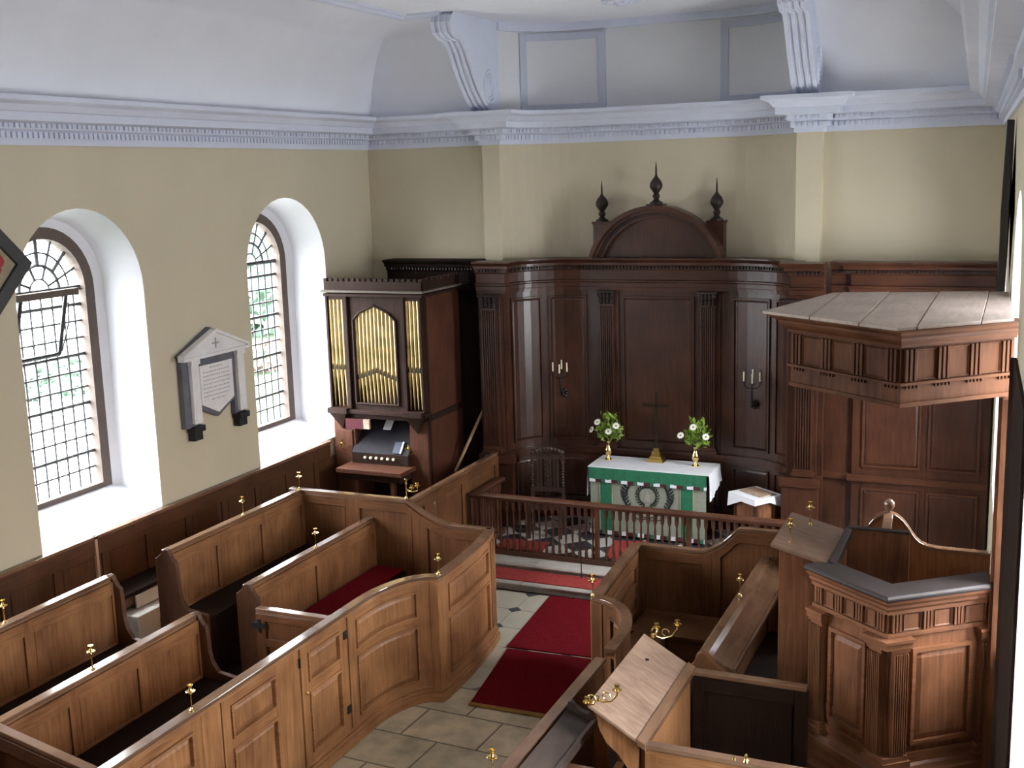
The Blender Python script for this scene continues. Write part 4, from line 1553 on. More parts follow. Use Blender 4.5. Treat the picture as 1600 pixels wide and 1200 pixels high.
wp = thing('wall_panelling', 'tall dark boarding on the right wall between pulpit and window at the picture edge', 'wall panelling', (xr(7.1), 7.1, 0))
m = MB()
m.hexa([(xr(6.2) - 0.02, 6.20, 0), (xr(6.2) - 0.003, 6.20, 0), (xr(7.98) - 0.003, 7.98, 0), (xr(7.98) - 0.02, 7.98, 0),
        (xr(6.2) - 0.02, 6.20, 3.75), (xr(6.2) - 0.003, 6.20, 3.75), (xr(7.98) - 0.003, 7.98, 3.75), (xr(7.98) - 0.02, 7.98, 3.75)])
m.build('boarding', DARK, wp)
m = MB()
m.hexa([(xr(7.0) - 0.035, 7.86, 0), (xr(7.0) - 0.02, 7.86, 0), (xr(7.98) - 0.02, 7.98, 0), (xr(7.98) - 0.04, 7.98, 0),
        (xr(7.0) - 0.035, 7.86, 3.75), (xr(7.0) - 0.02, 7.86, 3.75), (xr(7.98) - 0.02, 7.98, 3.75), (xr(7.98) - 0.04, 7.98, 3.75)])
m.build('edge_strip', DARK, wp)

rd = thing('reading_desk', 'sloping reading desk with two brass candlesticks, projecting left of the pulpit', 'desk', (-1.42, 9.1, 0))
m = MB()
m.hexa([(-1.67, 8.66, 2.085), (-1.20, 8.66, 1.965), (-1.20, 9.56, 1.965), (-1.67, 9.56, 2.085),
        (-1.67, 8.66, 2.115), (-1.20, 8.66, 1.995), (-1.20, 9.56, 1.995), (-1.67, 9.56, 2.115)])
m.build('desk_top', wood('worn brown desk board', (0.15, 0.085, 0.055), (0.30, 0.185, 0.125), (2.2, 9, 2), 0.45), rd, bevel=0.004)
m = MB()
m.hexa([(-1.225, 8.65, 1.96), (-1.17, 8.65, 1.945), (-1.17, 9.57, 1.945), (-1.225, 9.57, 1.96),
        (-1.225, 8.65, 2.025), (-1.17, 8.65, 2.005), (-1.17, 9.57, 2.005), (-1.225, 9.57, 2.025)])
m.build('book_stop', PUL[2], rd, bevel=0.006)
m = MB()
m.hexa([(-1.62, 8.74, 0.0), (-1.365, 8.74, 0.0), (-1.365, 9.50, 0.0), (-1.62, 9.50, 0.0),
        (-1.62, 8.74, 2.07), (-1.365, 8.74, 2.005), (-1.365, 9.50, 2.005), (-1.62, 9.50, 2.07)], 0)
m.build('desk_front', PUL, rd, bevel=0.004)

TP = Path([(-1.25, 9.80), (-1.53, 8.63), (-0.69, 7.99), (0.0, 8.64)])
CANW = [wood('canopy upright grain', (0.048, 0.018, 0.008), (0.140, 0.055, 0.024), GV, 0.6, 0.08),
        wood('canopy level grain', (0.050, 0.019, 0.008), (0.146, 0.058, 0.025), GH, 0.6, 0.08), PUL[2]]
tes = thing('pulpit_canopy', 'wide flat wooden sounding board with a dusty plank top hanging over the pulpit', 'pulpit canopy', (-0.7, 8.9, 3.38))
m = MB()
sbox(m, TP, 0, TP.len, -0.05, 0, 3.38, 3.80, 0)
sbox(m, TP, 0, TP.len, 0, 0.028, 3.53, 3.55, 1)
sbox(m, TP, 0, TP.len, 0, 0.012, 3.38, 3.41, 1)
m.build('fascia', CANW, tes, bevel=0.002)
m = MB()
sweep(m, TP, 0, TP.len, lambda s: [(-0.05, 3.79), (0.02, 3.79), (0.025, 3.81), (0.04, 3.815), (0.075, 3.845), (0.085, 3.865), (0.085, 3.88), (0.13, 3.90), (0.15, 3.912), (0.15, 3.925), (-0.05, 3.925)], 1)
m.build('cornice', CANW, tes, bevel=0.002)
for i in range(3):
    f0, f1 = TP.s[i], TP.s[i + 1]
    L_ = f1 - f0
    k = 3
    for j in range(k + 1):
        m = MB()
        c = f0 + 0.07 + (L_ - 0.14) * j / k
        for e in (-1, 0, 1):
            a = c + e * 0.036
            sbox(m, TP, max(f0 + 0.003, a - 0.011), min(f1 - 0.003, a + 0.011), 0, 0.020, 3.555, 3.775, 0)
        for e in range(5):
            a = c - 0.06 + 0.03 * e
            if f0 + 0.012 < a < f1 - 0.012:
                sbox(m, TP, a - 0.006, a + 0.006, 0, 0.015, 3.505, 3.53, 1)
        m.build('triglyph', CANW, tes, bevel=0.002)
    for j in range(k):
        a = f0 + 0.07 + (L_ - 0.14) * j / k + 0.055
        b = f0 + 0.07 + (L_ - 0.14) * (j + 1) / k - 0.055
        m = MB()
        spanel(m, TP, a, b, 3.56, 3.77, 0.012, 0.002, 0.012, 0)
        m.build('frieze_panel', CANW, tes)
m = MB()
m.prism([(-1.25, 9.80), (-1.52, 8.64), (-0.69, 8.02), (-0.03, 8.66), (-0.05, 9.85)], 'z', 3.40, 3.44, 1)
m.build('soffit', CANW, tes)


def clip_x(poly, x, keep_right):
    out = []
    for (ax, ay), (bx, by) in zip(poly, poly[1:] + poly[:1]):
        ia, ib = (ax >= x) == keep_right, (bx >= x) == keep_right
        if ia:
            out.append((ax, ay))
        if ia != ib:
            t = (x - ax) / (bx - ax)
            out.append((x, ay + (by - ay) * t))
    return out


ROOF = [(-1.42, 9.93), (-1.735, 8.575), (-0.70, 7.80), (-0.01, 8.44), (-0.065, 10.2)]
cuts = [-1.9, -1.345, -0.97, -0.59, -0.21, 0.3]
for i, (a, b) in enumerate(zip(cuts, cuts[1:])):
    pl = clip_x(clip_x(ROOF, a + 0.004, True), b - 0.004, False)
    m = MB()
    m.prism(pl, 'z', 3.925, 3.945 + 0.004 * (i % 2))
    m.build('roof_plank', DUST, tes, bevel=0.002)

# pew with a ball-topped corner post behind the pulpit
og = thing('churchwarden_pew', 'pew corner post with ball finial and curved ramped rails behind the pulpit', 'pew', (-1.07, 11.6, 0.0))


RAMP = [(0.0, 1.585), (0.05, 1.572), (0.10, 1.54), (0.15, 1.485), (0.19, 1.42), (0.23, 1.36), (0.28, 1.315), (0.35, 1.285), (0.45, 1.272), (0.60, 1.27), (9.0, 1.27)]


def ramp(s):
    for (s0, z0), (s1_, z1) in zip(RAMP, RAMP[1:]):
        if s <= s1_:
            return z0 + (z1 - z0) * (s - s0) / (s1_ - s0)
    return 1.27


for pts in ([(-1.05, 11.60), (xr(11.6) - 0.02, 11.60)], [(-1.07, 11.58), (-1.07, 10.90)], [(-1.09, 11.60), (-1.75, 11.60)]):
    p = Path(pts)
    m = MB()
    sbox(m, p, 0, p.len, -0.02, 0.02, 0.0, lambda s: ramp(s) - 0.02, 0)
    m.build('panel', PUL, og)
    m = MB()
    sbox(m, p, 0, p.len, -0.045, 0.045, lambda s: ramp(s) - 0.03, ramp, 2)
    m.build('ramped_rail', PARTW, og, bevel=0.006)
m = MB()
m.box(-1.105, -1.035, 11.565, 11.635, 0, 1.57, 0)
m.lathe([(0.001, 1.55), (0.05, 1.55), (0.05, 1.565), (0.022, 1.58), (0.022, 1.60), (0.04, 1.62), (0.055, 1.655), (0.05, 1.69), (0.03, 1.715), (0.001, 1.725)], (-1.07, 11.6, 0), 14, 2)
m.build('post', PARTW, og, smooth=True)

# ================================================================== ALTAR RAIL
RAILW = [wood('rail upright grain', (0.0605, 0.0220, 0.0121), (0.1485, 0.0572, 0.0286), GV, 0.38), wood('rail level grain', (0.050, 0.018, 0.010), (0.120, 0.046, 0.023), GH, 0.34)]
rail = thing('altar_rail', 'dark oak altar rail with slender turned balusters across the chancel step', 'altar rail', (-4.2, 12.90, 0.204))
m = MB()
RLP = Path([(-6.27, 13.72), (-6.27, 12.90), (-1.9, 12.90)][::-1])
sweep(m, RLP, 0, RLP.len, lambda s: [(-0.05, 0.935), (-0.04, 0.925), (0.04, 0.925), (0.05, 0.935), (0.06, 0.965), (0.05, 0.985), (0.025, 0.995), (-0.025, 0.995), (-0.05, 0.985), (-0.06, 0.965)], 1)
m.build('handrail', RAILW, rail, bevel=0.003)
m = MB()
sbox(m, RLP, 0, RLP.len, -0.04, 0.04, 0.206, 0.27, 1)
m.build('foot_rail', RAILW, rail, bevel=0.004)
for x in (-6.27, -4.62, -3.46):
    m = MB()
    m.box(x - 0.026, x + 0.026, 12.872, 12.928, 0.27, 0.93, 0)
    m.build('post', RAILW, rail, bevel=0.004)
m = MB()
BAL = [(0.022, 0.27), (0.022, 0.34), (0.016, 0.345), (0.024, 0.40), (0.012, 0.43), (0.010, 0.45), (0.013, 0.50), (0.016, 0.62), (0.014, 0.70), (0.010, 0.77), (0.012, 0.79),
       (0.024, 0.82), (0.026, 0.85), (0.026, 0.93)]
m.lathe(BAL, (-6.19, 12.90, 0), 8)
b0 = m.build('baluster', RAILW, rail, smooth=True)
nb = 1
x = -6.19 + 0.089
while x < -1.95:
    if all(abs(x - q) > 0.05 for q in (-6.27, -4.62, -3.46)):
        c = b0.copy()
        COL.objects.link(c)
        c.location = (x + 6.19, 0, 0)
    x += 0.089
for j in range(8):
    c = b0.copy()
    COL.objects.link(c)
    c.location = (-0.08, 0.10 + 0.09 * j, 0)
m = MB()
m.lathe([(0.04, 0.126), (0.04, 0.132), (0.008, 0.14), (0.007, 1.04)], (-4.71, 12.56, 0), 8)
tag(m.build('iron_rod', IRON), 'thin black rod standing on the red step carpet before the altar rail', 'rod')

# ================================================================== ALTAR AND ITS FURNITURE
AX0, AX1, AY0, AY1 = -5.12, -3.53, 14.06, 14.64
al = thing('altar_table', 'dark wooden altar table mostly hidden under white linen and green frontal', 'altar', (-4.32, 14.35, 0.2))
m = MB()
m.box(AX0, AX1, AY0, AY1, 1.10, 1.135, 1)
m.build('table_top', RER, al, bevel=0.004)
for x in (AX0 + 0.05, AX1 - 0.11):
    for y in (AY0 + 0.04, AY1 - 0.10):
        m = MB()
        m.box(x, x + 0.06, y, y + 0.06, 0.2, 1.10, 0)
        m.build('leg', RER, al, bevel=0.004)
ft_ = thing('altar_frontal', 'grey green altar frontal with green bands and a black leaf wreath', 'altar frontal', (-4.32, 14.03, 0.22))
m = MB()
m.box(AX0 + 0.01, AX1 - 0.01, 14.035, 14.05, 0.23, 1.10, 0)
m.build('cloth_field', GREY, ft_)
for x in (-4.97, -3.87):
    m = MB()
    m.box(x, x + 0.16, 14.028, 14.036, 0.26, 1.0, 0)
    m.build('green_band', GREEN, ft_)
    for e in (x - 0.010, x + 0.16):
        m = MB()
        m.box(e, e + 0.010, 14.026, 14.036, 0.26, 1.0, 0)
        m.build('pale_edging', TAN, ft_)
m = MB()
n = 96
vs, fs = [], []
for i in range(n + 1):
    x = AX0 + 0.0 + (AX1 - AX0) * i / n
    y = 14.012 + 0.010 * sin(i * 0.9) * sin(i * 0.23 + 1)
    vs += [(x, 14.018, 1.14), (x, y, 0.985)]
for i in range(n):
    fs.append((2 * i, 2 * i + 2, 2 * i + 3, 2 * i + 1))
m.add(vs, fs)
sup = m.build('green_valance', GREEN, ft_, smooth=True)
for zz, hh in ((0.945, 0.042), (0.232, 0.05)):
    m = MB()
    x = AX0 + 0.005
    i = 0
    pat = [(0.085, 1), (0.012, 3), (0.075, 2), (0.05, 0)]
    while x < AX1 - 0.02:
        w, mi = pat[i % 4]
        w = min(w, AX1 - x)
        m.box(x, x + w, 14.008, 14.03, zz, zz + hh, mi)
        x += w
        i += 1
    m.build('fringe', [GREEN, LINEN, WINE, BLACK], ft_)


def spray(mb, x, z, ang, size, bend=0.0):
    """one embroidered leaf, a flat lens shape lying on the cloth"""
    c, s_ = cos(ang), sin(ang)
    pts = [(0, 0), (0.35, 0.16), (0.7, 0.12), (1, 0), (0.7, -0.12), (0.35, -0.16)]
    poly = [(x + size * (u * c - v * s_), z + size * (u * s_ + v * c)) for u, v in pts]
    mb.prism(poly, 'y', 14.028, 14.0355)


m = MB()
wc = (-4.32, 0.80)
for i in range(11):
    for sx in (-1, 1):
        b = -pi / 2 + 0.25 + (pi - 0.55) * i / 10
        px_, pz_ = wc[0] + sx * 0.135 * cos(b), wc[1] + 0.135 * sin(b)
        tx, tz = sx * -sin(b), cos(b)
        ta = atan2(tz, tx)
        for e in (-0.65, 0.65):
            spray(m, px_, pz_, ta + e, 0.052)
m.build('leaf_wreath', BLACK, ft_)
m = MB()
for sx in (-1, 1):
    for i in range(8):
        t = i / 7
        x = wc[0] + sx * (0.24 + 0.07 * sin(t * 2.6))
        z = 0.60 + 0.28 * t
        spray(m, x, z, pi / 2 - sx * 0.75, 0.075 + 0.02 * t)
        spray(m, x, z, pi / 2 + sx * 0.65, 0.065 + 0.02 * t)
    pts = [(wc[0] + sx * (0.24 + 0.07 * sin(t / 8 * 2.6)), 14.031, 0.52 + 0.38 * t / 8) for t in range(9)]
    m.tube(pts, 0.005, 5)
    m.tube([(wc[0] + sx * 0.22, 14.031, 0.50), (wc[0] + sx * 0.08, 14.031, 0.47), (wc[0] - sx * 0.10, 14.031, 0.53), (wc[0] - sx * 0.2, 14.031, 0.57)], 0.006, 5)
m.build('leaf_sprays', BLACK, ft_)
m = MB()
m.prism([(wc[0] - 0.04, 0.72), (wc[0] + 0.04, 0.72), (wc[0] + 0.035, 0.80), (wc[0], 0.87), (wc[0] - 0.035, 0.80)], 'y', 14.029, 14.036)
m.build('pale_emblem', simple('faded pink grey embroidery', (0.36, 0.33, 0.30), 0.8), ft_)
# linen cloth
m = MB()
x0, x1 = AX0 - 0.02, AX1 + 0.03
m.box(x0, x1, AY0 - 0.035, AY1 + 0.01, 1.137, 1.152)
n = 22
for xs, hang in ((x1, 0.36), (x0, 0.42)):
    vs, fs = [], []
    for i in range(n + 1):
        y = AY0 - 0.03 + (AY1 - AY0 + 0.035) * i / n
        wv = 0.012 * sin(i * 1.3) + (0.004 * i / n)
        sg = 1 if xs > -4 else -1
        zb = 1.15 - hang + 0.16 * (i / n) + 0.015 * sin(i * 0.8) if sg > 0 else 1.15 - hang
        vs += [(xs, y, 1.152), (xs + sg * (0.008 + abs(wv)), y, 1.0), (xs + sg * (0.012 + abs(wv) * 1.6), y, zb)]
    for i in range(n):
        for k in range(2):
            a = i * 3 + k
            fs.append((a, a + 3, a + 4, a + 1))
    m.add(vs, fs)
tag(m.build('altar_cloth', LINEN, smooth=True), 'white linen cloth spread over the altar top and hanging at its ends', 'altar cloth')

cr = thing('altar_cross', 'dark brass altar cross on a stepped gilt base in the middle of the altar', 'cross', (-4.34, 14.53, 1.152))
m = MB()
for w, z0, z1 in ((0.115, 1.152, 1.20), (0.085, 1.20, 1.235), (0.06, 1.235, 1.30), (0.042, 1.30, 1.335)):
    m.hexa([(-4.34 - w, 14.53 - w * 0.8, z0), (-4.34 + w, 14.53 - w * 0.8, z0), (-4.34 + w, 14.53 + w * 0.8, z0), (-4.34 - w, 14.53 + w * 0.8, z0),
            (-4.34 - w * 0.86, 14.53 - w * 0.7, z1), (-4.34 + w * 0.86, 14.53 - w * 0.7, z1), (-4.34 + w * 0.86, 14.53 + w * 0.7, z1), (-4.34 - w * 0.86, 14.53 + w * 0.7, z1)])
m.build('stepped_base', OLDBRASS, cr, bevel=0.004)
m = MB()
m.box(-4.36, -4.32, 14.515, 14.545, 1.335, 2.10)
m.box(-4.53, -4.15, 14.515, 14.545, 1.895, 1.935)
m.build('cross_bars', simple('dull bronze', (0.030, 0.018, 0.008), 0.5, 0.5), cr, bevel=0.005)


def vase(x, y, label, first=None):
    t = thing('brass_vase', label, 'vase', (x, y, 1.152), 'brass altar vases')
    m = MB()
    m.lathe([(0.001, 0), (0.05, 0.0), (0.05, 0.01), (0.028, 0.022), (0.018, 0.05), (0.034, 0.075), (0.052, 0.115), (0.05, 0.15), (0.03, 0.185), (0.022, 0.22), (0.034, 0.26), (0.03, 0.262)],
            (x, y, 1.152), 18)
    m.build('body', BRASS, t, smooth=True)
    return t


vase(-4.99, 14.43, 'polished brass vase at the left end of the altar')
vase(-3.78, 14.43, 'polished brass vase at the right end of the altar')


def bouquet(x, y, label, daisies, seed, h):
    rnd = random.Random(seed)
    t = thing('flower_arrangement', label, 'flowers', (x, y, 1.40), 'altar flower arrangements')
    m = MB()
    for i in range(360):
        a, b = rnd.uniform(0, 2 * pi), rnd.uniform(-0.55, 1)
        k = rnd.uniform(0.4, 1.0)
        p = Vector((x + 0.20 * k * cos(a) * cos(b * 1.2), y + 0.12 * k * sin(a) * cos(b * 1.2), 1.55 + 0.19 * k * sin(b * 1.4) + (0.07 if b > 0.75 else 0)))
        u = (p - Vector((x, y, 1.40))).normalized() * 0.6 + Vector((rnd.uniform(-1, 1), rnd.uniform(-1, 1), rnd.uniform(-0.6, 1))).normalized() * 0.7
        u.normalize()
        w = u.cross(Vector((rnd.uniform(-1, 1), rnd.uniform(-1, 1), rnd.uniform(-1, 1)))).normalized()
        l = rnd.uniform(0.022, 0.048)
        m.add([p - u * l, p + w * l * 0.38, p + u * l, p - w * l * 0.38], [(0, 1, 2, 3)])
    for i in range(10):
        a = rnd.uniform(0, 2 * pi)
        m.tube([(x, y, 1.38), (x + 0.06 * cos(a), y + 0.04 * sin(a), 1.48), (x + 0.13 * cos(a), y + 0.08 * sin(a), 1.55 + rnd.uniform(0, 0.12))], 0.003, 5)
    m.build('foliage', LEAF, t)
    for dx, dz, tilt in daisies:
        d = MB()
        c = Vector((x + dx * 1.2, y - 0.14, 1.55 + dz * 1.2))
        nrm = Vector((tilt, -1, 0.75)).normalized()
        u = nrm.orthogonal().normalized()
        w = nrm.cross(u)
        for k in range(11):
            a = 2 * pi * k / 11
            dr_ = u * cos(a) + w * sin(a)
            sd = nrm.cross(dr_)
            d.add([c + dr_ * 0.008, c + dr_ * 0.034 + sd * 0.013, c + dr_ * 0.052 + nrm * 0.002, c + dr_ * 0.034 - sd * 0.013], [(0, 1, 2, 3)])
        f = d.build('daisy', PETAL, t)
        q = MB()
        q.lathe([(0.001, -0.004), (0.013, -0.003), (0.013, 0.004), (0.001, 0.008)], tuple(c + nrm * 0.004), 8, axis='y')
        q.build('flower_centre', YELLOW, f)


bouquet(-4.97, 14.43, 'bushy green arrangement with white daisies in the left brass vase', [(-0.10, 0.12, -0.2), (0.12, 0.09, 0.3), (0.03, 0.02, 0.2), (-0.17, 0.03, -0.9)], 3, 0)
bouquet(-3.75, 14.43, 'rounder yellow green arrangement with white daisies in the right brass vase', [(-0.16, 0.03, -0.1), (0.12, 0.03, 0.3), (-0.02, 0.13, 0.0)], 9, 0)

# carved chair
CHW = [wood('chair upright grain', (0.030, 0.016, 0.012), (0.080, 0.045, 0.034), GV, 0.4), wood('chair level grain', (0.030, 0.016, 0.012), (0.080, 0.045, 0.034), GH, 0.4)]
ch = thing('carved_chair', 'dark carved wooden chair with tall slatted back left of the altar', 'chair', (-5.73, 13.9, 0.2))
BR = Matrix.Rotation(radians(14), 4, 'Z')


def CH(m, name, mats, **k):
    c = Vector((-5.73, 14.05, 0))
    m.v = [tuple(BR @ (Vector(p)) + c) for p in m.v]
    return m.build(name, mats, ch, **k)


m = MB()
m.box(-0.24, 0.24, -0.42, 0.02, 0.60, 0.65, 1)
CH(m, 'seat', CHW, bevel=0.005)
for x in (-0.21, 0.21):
    m = MB()
    m.box(x - 0.022, x + 0.022, -0.01, 0.03, 0.2, 0.80, 0)
    z = 0.80
    for k in range(9):
        m.lathe([(0.012, 0), (0.022, 0.02), (0.012, 0.04)], (x, 0.01, z), 8, 0)
        z += 0.04
    m.box(x - 0.022, x + 0.022, -0.01, 0.03, z, 1.26, 0)
    CH(m, 'back_post', CHW)
    m = MB()
    m.box(x - 0.022, x + 0.022, -0.42, -0.38, 0.2, 0.60, 0)
    CH(m, 'front_leg', CHW)
m = MB()
m.box(-0.20, 0.20, 0.0, 0.03, 1.19, 1.26, 1)
for k in range(9):
    x = -0.20 + 0.05 * k
    m.lathe([(0.001, -0.028), (0.032, -0.016), (0.032, 0.014), (0.001, 0.02)], (x, 0.008, 1.285 + 0.055 * cos((k - 4) * 0.38)), 8, axis='y')
CH(m, 'crest_rail', [CHW[0], CHW[1]], bevel=0.002)
m = MB()
m.box(-0.20, 0.20, 0.0, 0.03, 0.74, 0.80, 1)
CH(m, 'lower_rail', CHW)
for x, w in ((-0.135, 0.016), (-0.09, 0.016), (0.09, 0.016), (0.135, 0.016)):
    m = MB()
    m.box(x - w, x + w, 0.005, 0.025, 0.80, 1.19, 0)
    CH(m, 'slat', CHW)
m = MB()
m.box(-0.055, 0.055, 0.005, 0.025, 0.80, 1.19, 0)
for k in range(6):
    m.lathe([(0.001, -0.012), (0.03, -0.008), (0.03, 0.004), (0.001, 0.01)], (0.0, 0.004, 0.83 + 0.065 * k), 8, axis='y')
    m.lathe([(0.001, -0.012), (0.014, -0.008), (0.014, 0.004), (0.001, 0.01)], (0.035, 0.004, 0.86 + 0.065 * k), 6, axis='y')
    m.lathe([(0.001, -0.012), (0.014, -0.008), (0.014, 0.004), (0.001, 0.01)], (-0.035, 0.004, 0.86 + 0.065 * k), 6, axis='y')
CH(m, 'carved_splat', CHW)

# credence table with cloth and papers
ct = thing('side_table', 'small dark side table under a white cloth right of the altar', 'side table', (-2.92, 14.12, 0.2))
CR = Matrix.Rotation(radians(-38), 4, 'Z')


def CT(m, name, mats, parent=None, **k):
    c = Vector((-2.92, 14.12, 0))
    m.v = [tuple(CR @ Vector(p) + c) for p in m.v]
    return m.build(name, mats, parent, **k)


m = MB()
m.box(-0.24, 0.24, -0.21, 0.21, 0.90, 0.93, 1)
CT(m, 'table_top', RER, ct, bevel=0.004)
m = MB()
m.box(-0.20, 0.20, -0.17, 0.17, 0.62, 0.90, 0)
CT(m, 'drawer_box', PUL, ct, bevel=0.004)
for x in (-0.21, 0.17):
    for y in (-0.18, 0.14):
        m = MB()
        m.box(x, x + 0.04, y, y + 0.04, 0.2, 0.90, 0)
        CT(m, 'leg', RER, ct)
m = MB()
m.box(-0.255, 0.255, -0.225, 0.225, 0.932, 0.940)
vs = []
edge = [(-0.257, -0.227), (0.0, -0.227), (0.257, -0.227), (0.257, 0.0), (0.257, 0.227), (0.0, 0.227), (-0.257, 0.227), (-0.257, 0.0)]
dropz = [0.19, 0.07, 0.07, 0.06, 0.17, 0.06, 0.16, 0.06]
vs = [(x, y, 0.940) for x, y in edge] + [(x * 1.05, y * 1.06, 0.94 - d) for (x, y), d in zip(edge, dropz)]
m.add(vs, [(i, (i + 1) % 8, 8 + (i + 1) % 8, 8 + i) for i in range(8)])
tag(CT(m, 'table_cloth', LINEN), 'small white cloth with pointed drop on the side table', 'cloth')
m = MB()
m.box(-0.20, 0.20, -0.10, 0.15, 0.942, 0.955, 0)
for k in range(3):
    m.box(-0.20, 0.20, -0.08 + 0.075 * k, -0.05 + 0.075 * k, 0.9552, 0.9565, 1)
tag(CT(m, 'music_book', [TAN, STICKW]), 'tan striped papers lying open on the side table cloth', 'papers')

# carpets
def rug(name, label, pts, z0, mat, strip=None):
    t = thing(name, label, 'carpet', (pts[0][0], pts[0][1], z0))
    m = MB()
    m.prism(pts, 'z', z0, z0 + 0.012)
    m.build('pile', mat, t, bevel=0.004)
    if strip:
        m = MB()
        a, b = Vector(pts[0]), Vector(pts[1])
        u = (b - a).normalized()
        w = Vector((u.y, -u.x))
        q = [a + w * 0.0, b + w * 0.0, b + w * 0.05, a + w * 0.05]
        m.prism([tuple(p) for p in q], 'z', z0, z0 + 0.014)
        m.build('brass_edging', OLDBRASS, t)
    return t


rug('aisle_carpet', 'deep red aisle carpet nearer the camera with a brass edging strip', [(-4.64, 9.27), (-3.50, 9.29), (-3.66, 10.62), (-4.82, 10.56)], 0.0095, RED, True)
rug('aisle_carpet', 'deep red aisle carpet lying against the chancel step', [(-4.85, 10.60), (-3.70, 10.66), (-3.82, 12.17), (-4.97, 12.17)], 0.0095, RED)
rug('step_carpet', 'faded pinkish red carpet strip along the lower chancel step', [(-6.30, 12.235), (-2.0, 12.235), (-2.0, 12.60), (-6.30, 12.60)], 0.1255, REDB)
rug('kneeler_mat', 'red mat on the chequered floor behind the left of the altar rail', [(-6.10, 13.04), (-5.45, 13.06), (-5.50, 13.50), (-6.14, 13.48)], 0.2015, REDB)
rug('kneeler_mat', 'red mat on the chequered floor directly before the altar frontal', [(-4.62, 13.14), (-4.12, 13.20), (-4.30, 13.95), (-4.72, 13.85)], 0.2015, REDB)

# ================================================================== WALL MEMORIAL AND HATCHMENTS
mem = thing('memorial_tablet', 'white marble memorial tablet with pediment on grey slate between the two left windows', 'memorial', (XL, 10.75, 2.2))
yA, yB = 10.17, 11.27
m = MB()
m.prism([(yA, 2.26), (yA + 0.24, 2.26), (yA + 0.24, 2.46), (10.76, 2.30), (yB - 0.19, 2.46), (yB - 0.19, 2.26), (yB, 2.26), (yB, 3.06), (yB + 0.03, 3.10), (10.72, 3.36), (yA - 0.03, 3.10), (yA, 3.06)],
        'x', XL + 0.002, XL + 0.07, 0)
m.build('slate_back', SLATE, mem)
m = MB()
m.prism([(yA + 0.29, 2.49), (10.76, 2.35), (yB - 0.21, 2.49), (yB - 0.21, 2.94), (yA + 0.29, 2.94)], 'x', XL + 0.07, XL + 0.085, 0)
ins = m.build('inscription_slab', MARBLE, mem, bevel=0.004)
m = MB()
rnd = random.Random(5)
for r in range(9):
    z = 2.90 - r * 0.047
    half = 0.25 if r not in (0, 8) else 0.12
    y = 10.76 - half
    while y < 10.76 + half - 0.02:
        w = rnd.uniform(0.015, 0.05)
        if r == 0:
            w = rnd.uniform(0.03, 0.05)
        m.box(XL + 0.085, XL + 0.0862, y, min(y + w, 10.76 + half), z - 0.006, z + 0.006)
        y += w + 0.014
m.build('worn_lettering', LETTER, ins)
for y in (yA + 0.11, yB - 0.15):
    m = MB()
    m.box(XL + 0.07, XL + 0.12, y, y + 0.13, 2.30, 3.02, 0)
    m.box(XL + 0.07, XL + 0.135, y - 0.01, y + 0.14, 2.98, 3.04, 0)
    m.box(XL + 0.12, XL + 0.126, y + 0.02, y + 0.11, 2.34, 2.50, 0)
    m.build('pilaster', MARBLE, mem, bevel=0.004)
    m = MB()
    m.box(XL + 0.002, XL + 0.13, y - 0.03, y + 0.16, 2.20, 2.27, 0)
    m.box(XL + 0.002, XL + 0.10, y - 0.01, y + 0.14, 2.10, 2.20, 0)
    m.build('bracket', BLACK, mem, bevel=0.008)
m = MB()
m.prism([(yA - 0.02, 3.04), (yB + 0.02, 3.04), (yB + 0.02, 3.09), (10.72, 3.32), (yA - 0.02, 3.09)], 'x', XL + 0.07, XL + 0.13, 0)
m.prism([(yA - 0.05, 3.04), (yB + 0.05, 3.04), (yB + 0.05, 3.075), (yA - 0.05, 3.075)], 'x', XL + 0.07, XL + 0.16, 0)
for sg in (-1, 1):
    e = yA - 0.05 if sg < 0 else yB + 0.05
    m.prism([(e, 3.075), (e, 3.105), (10.72, 3.345), (10.72, 3.305)], 'x', XL + 0.07, XL + 0.16, 0)
pdm = m.build('pediment', MARBLE, mem)
m = MB()
m.box(XL + 0.13, XL + 0.136, 10.71, 10.73, 3.12, 3.24)
m.box(XL + 0.13, XL + 0.136, 10.66, 10.78, 3.17, 3.19)
m.build('incised_cross', LETTER, pdm)


